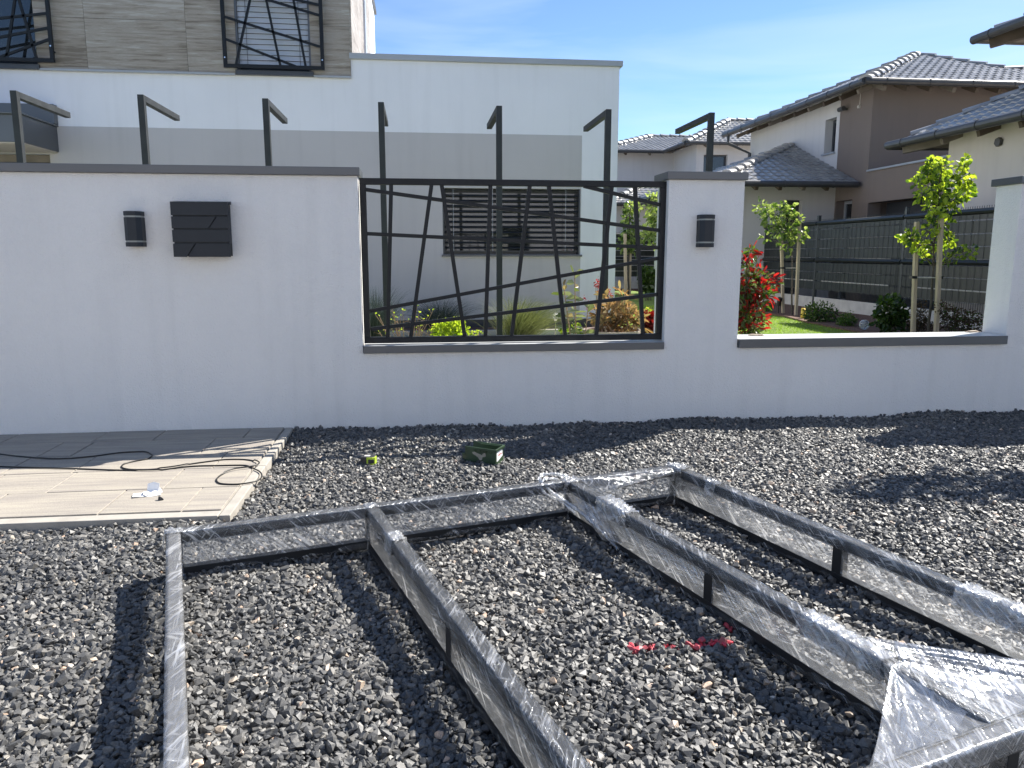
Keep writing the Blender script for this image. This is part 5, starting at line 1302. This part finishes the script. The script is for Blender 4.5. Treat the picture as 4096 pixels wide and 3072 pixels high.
shrub('ground_cover_plant', 'low fresh green plant at the foot of the rubber plant', 'plant', onY(*c4(1510, 1250), 6.9), [(1450, 1225, 22, 1), (1480, 1240, 22, 1), (1540, 1210, 24, 1), (1560, 1240, 22, 1)], 260, .035, .014, [('leaf_mid', .5, 'foliage'), ('leaf_bright', .5, 'light_foliage')], 6.9, f=c4, sz=.5877, seed=22, stems=5, up=.8)
def grasses(name, label, x, y, yy, n, L, mat, spread, lean, seed, arch=.8):
    rs_ = np.random.RandomState(seed); q = onY(*c4(x, y), yy); t_ = n
    P_ = np.stack([q.x + rs_.normal(0, .04, n), yy + rs_.normal(0, .04, n), np.full(n, 0.0)], 1)
    D_ = np.stack([rs_.normal(lean, spread, n), rs_.normal(0, spread, n), np.ones(n)], 1)
    o = blade_mesh(name, P_, D_, L, .004, M[mat], None, rs_, arch, 7); tag(o, label, 'ornamental grass', 'clumps of ornamental grass at the house'); return o
grasses('feather_grass', 'rounded feathery green grass clump in front of the house behind the middle post', 1120, 1240, 8.9, 2400, .95, 'blade', .26, .22, 41, .7)
grasses('feather_grass', 'dark bluish grass clump against the house behind the bare twigs', 620, 1230, 10.9, 1500, .85, 'blade_dark', .38, 0, 42)
grasses('feather_grass', 'dark green grass clump at the left corner of the grille panel', 165, 1240, 8.6, 1800, .95, 'blade_dark', .18, 0, 43, .5)
# bare twiggy shrub
tq = onY(*c4(370, 1260), 6.3); tw = thing('bare_shrub', (tq.x, 6.3, 0), 'nearly bare brown twiggy shrub behind the lower left of the grille panel', 'shrub')
o = MB(); Pb, Db = [], []; rs_ = np.random.RandomState(51)
for (x, y) in ((170, 1115), (200, 1130), (285, 1065), (300, 1110), (320, 1140), (345, 1130), (360, 1090), (455, 1060), (470, 1105), (430, 1140), (530, 1130), (565, 1090), (560, 1190), (480, 1200), (200, 1240), (230, 1210), (600, 1160), (250, 1150), (500, 1150)):
    B_ = onY(*c4(x, y), 6.3 + rs_.normal(0, .06)); A_ = Vector((onY(*c4(380 + rs_.normal(0, 25), 1270), 6.3).x, 6.3, .25)); m_ = A_.lerp(B_, .55) + Vector((rs_.normal(0, .015), 0, -.01))
    o.tube([Vector((A_.x, 6.3, 0)), A_, m_, B_], [.005, .0045, .0035, .002], 5)
    for _ in range(3):
        s = m_.lerp(B_, rs_.uniform(0, .9)); e_ = s + Vector((rs_.normal(0, .03), rs_.normal(0, .02), rs_.uniform(.01, .05))); o.tube([s, e_], [.002, .001], 4)
        if rs_.rand() < .55: Pb.append(tuple(e_)); Db.append((rs_.normal(), rs_.normal(), 1))
    Pb.append(tuple(B_)); Db.append((rs_.normal(), rs_.normal(), 1)); Pb.append(tuple(B_)); Db.append((rs_.normal(), rs_.normal(), .5))
o.build('twigs', M['stem'], tw); leaf_mesh('buds', Pb, Db, .022, .012, M['leaf_bright'], tw, rs_)
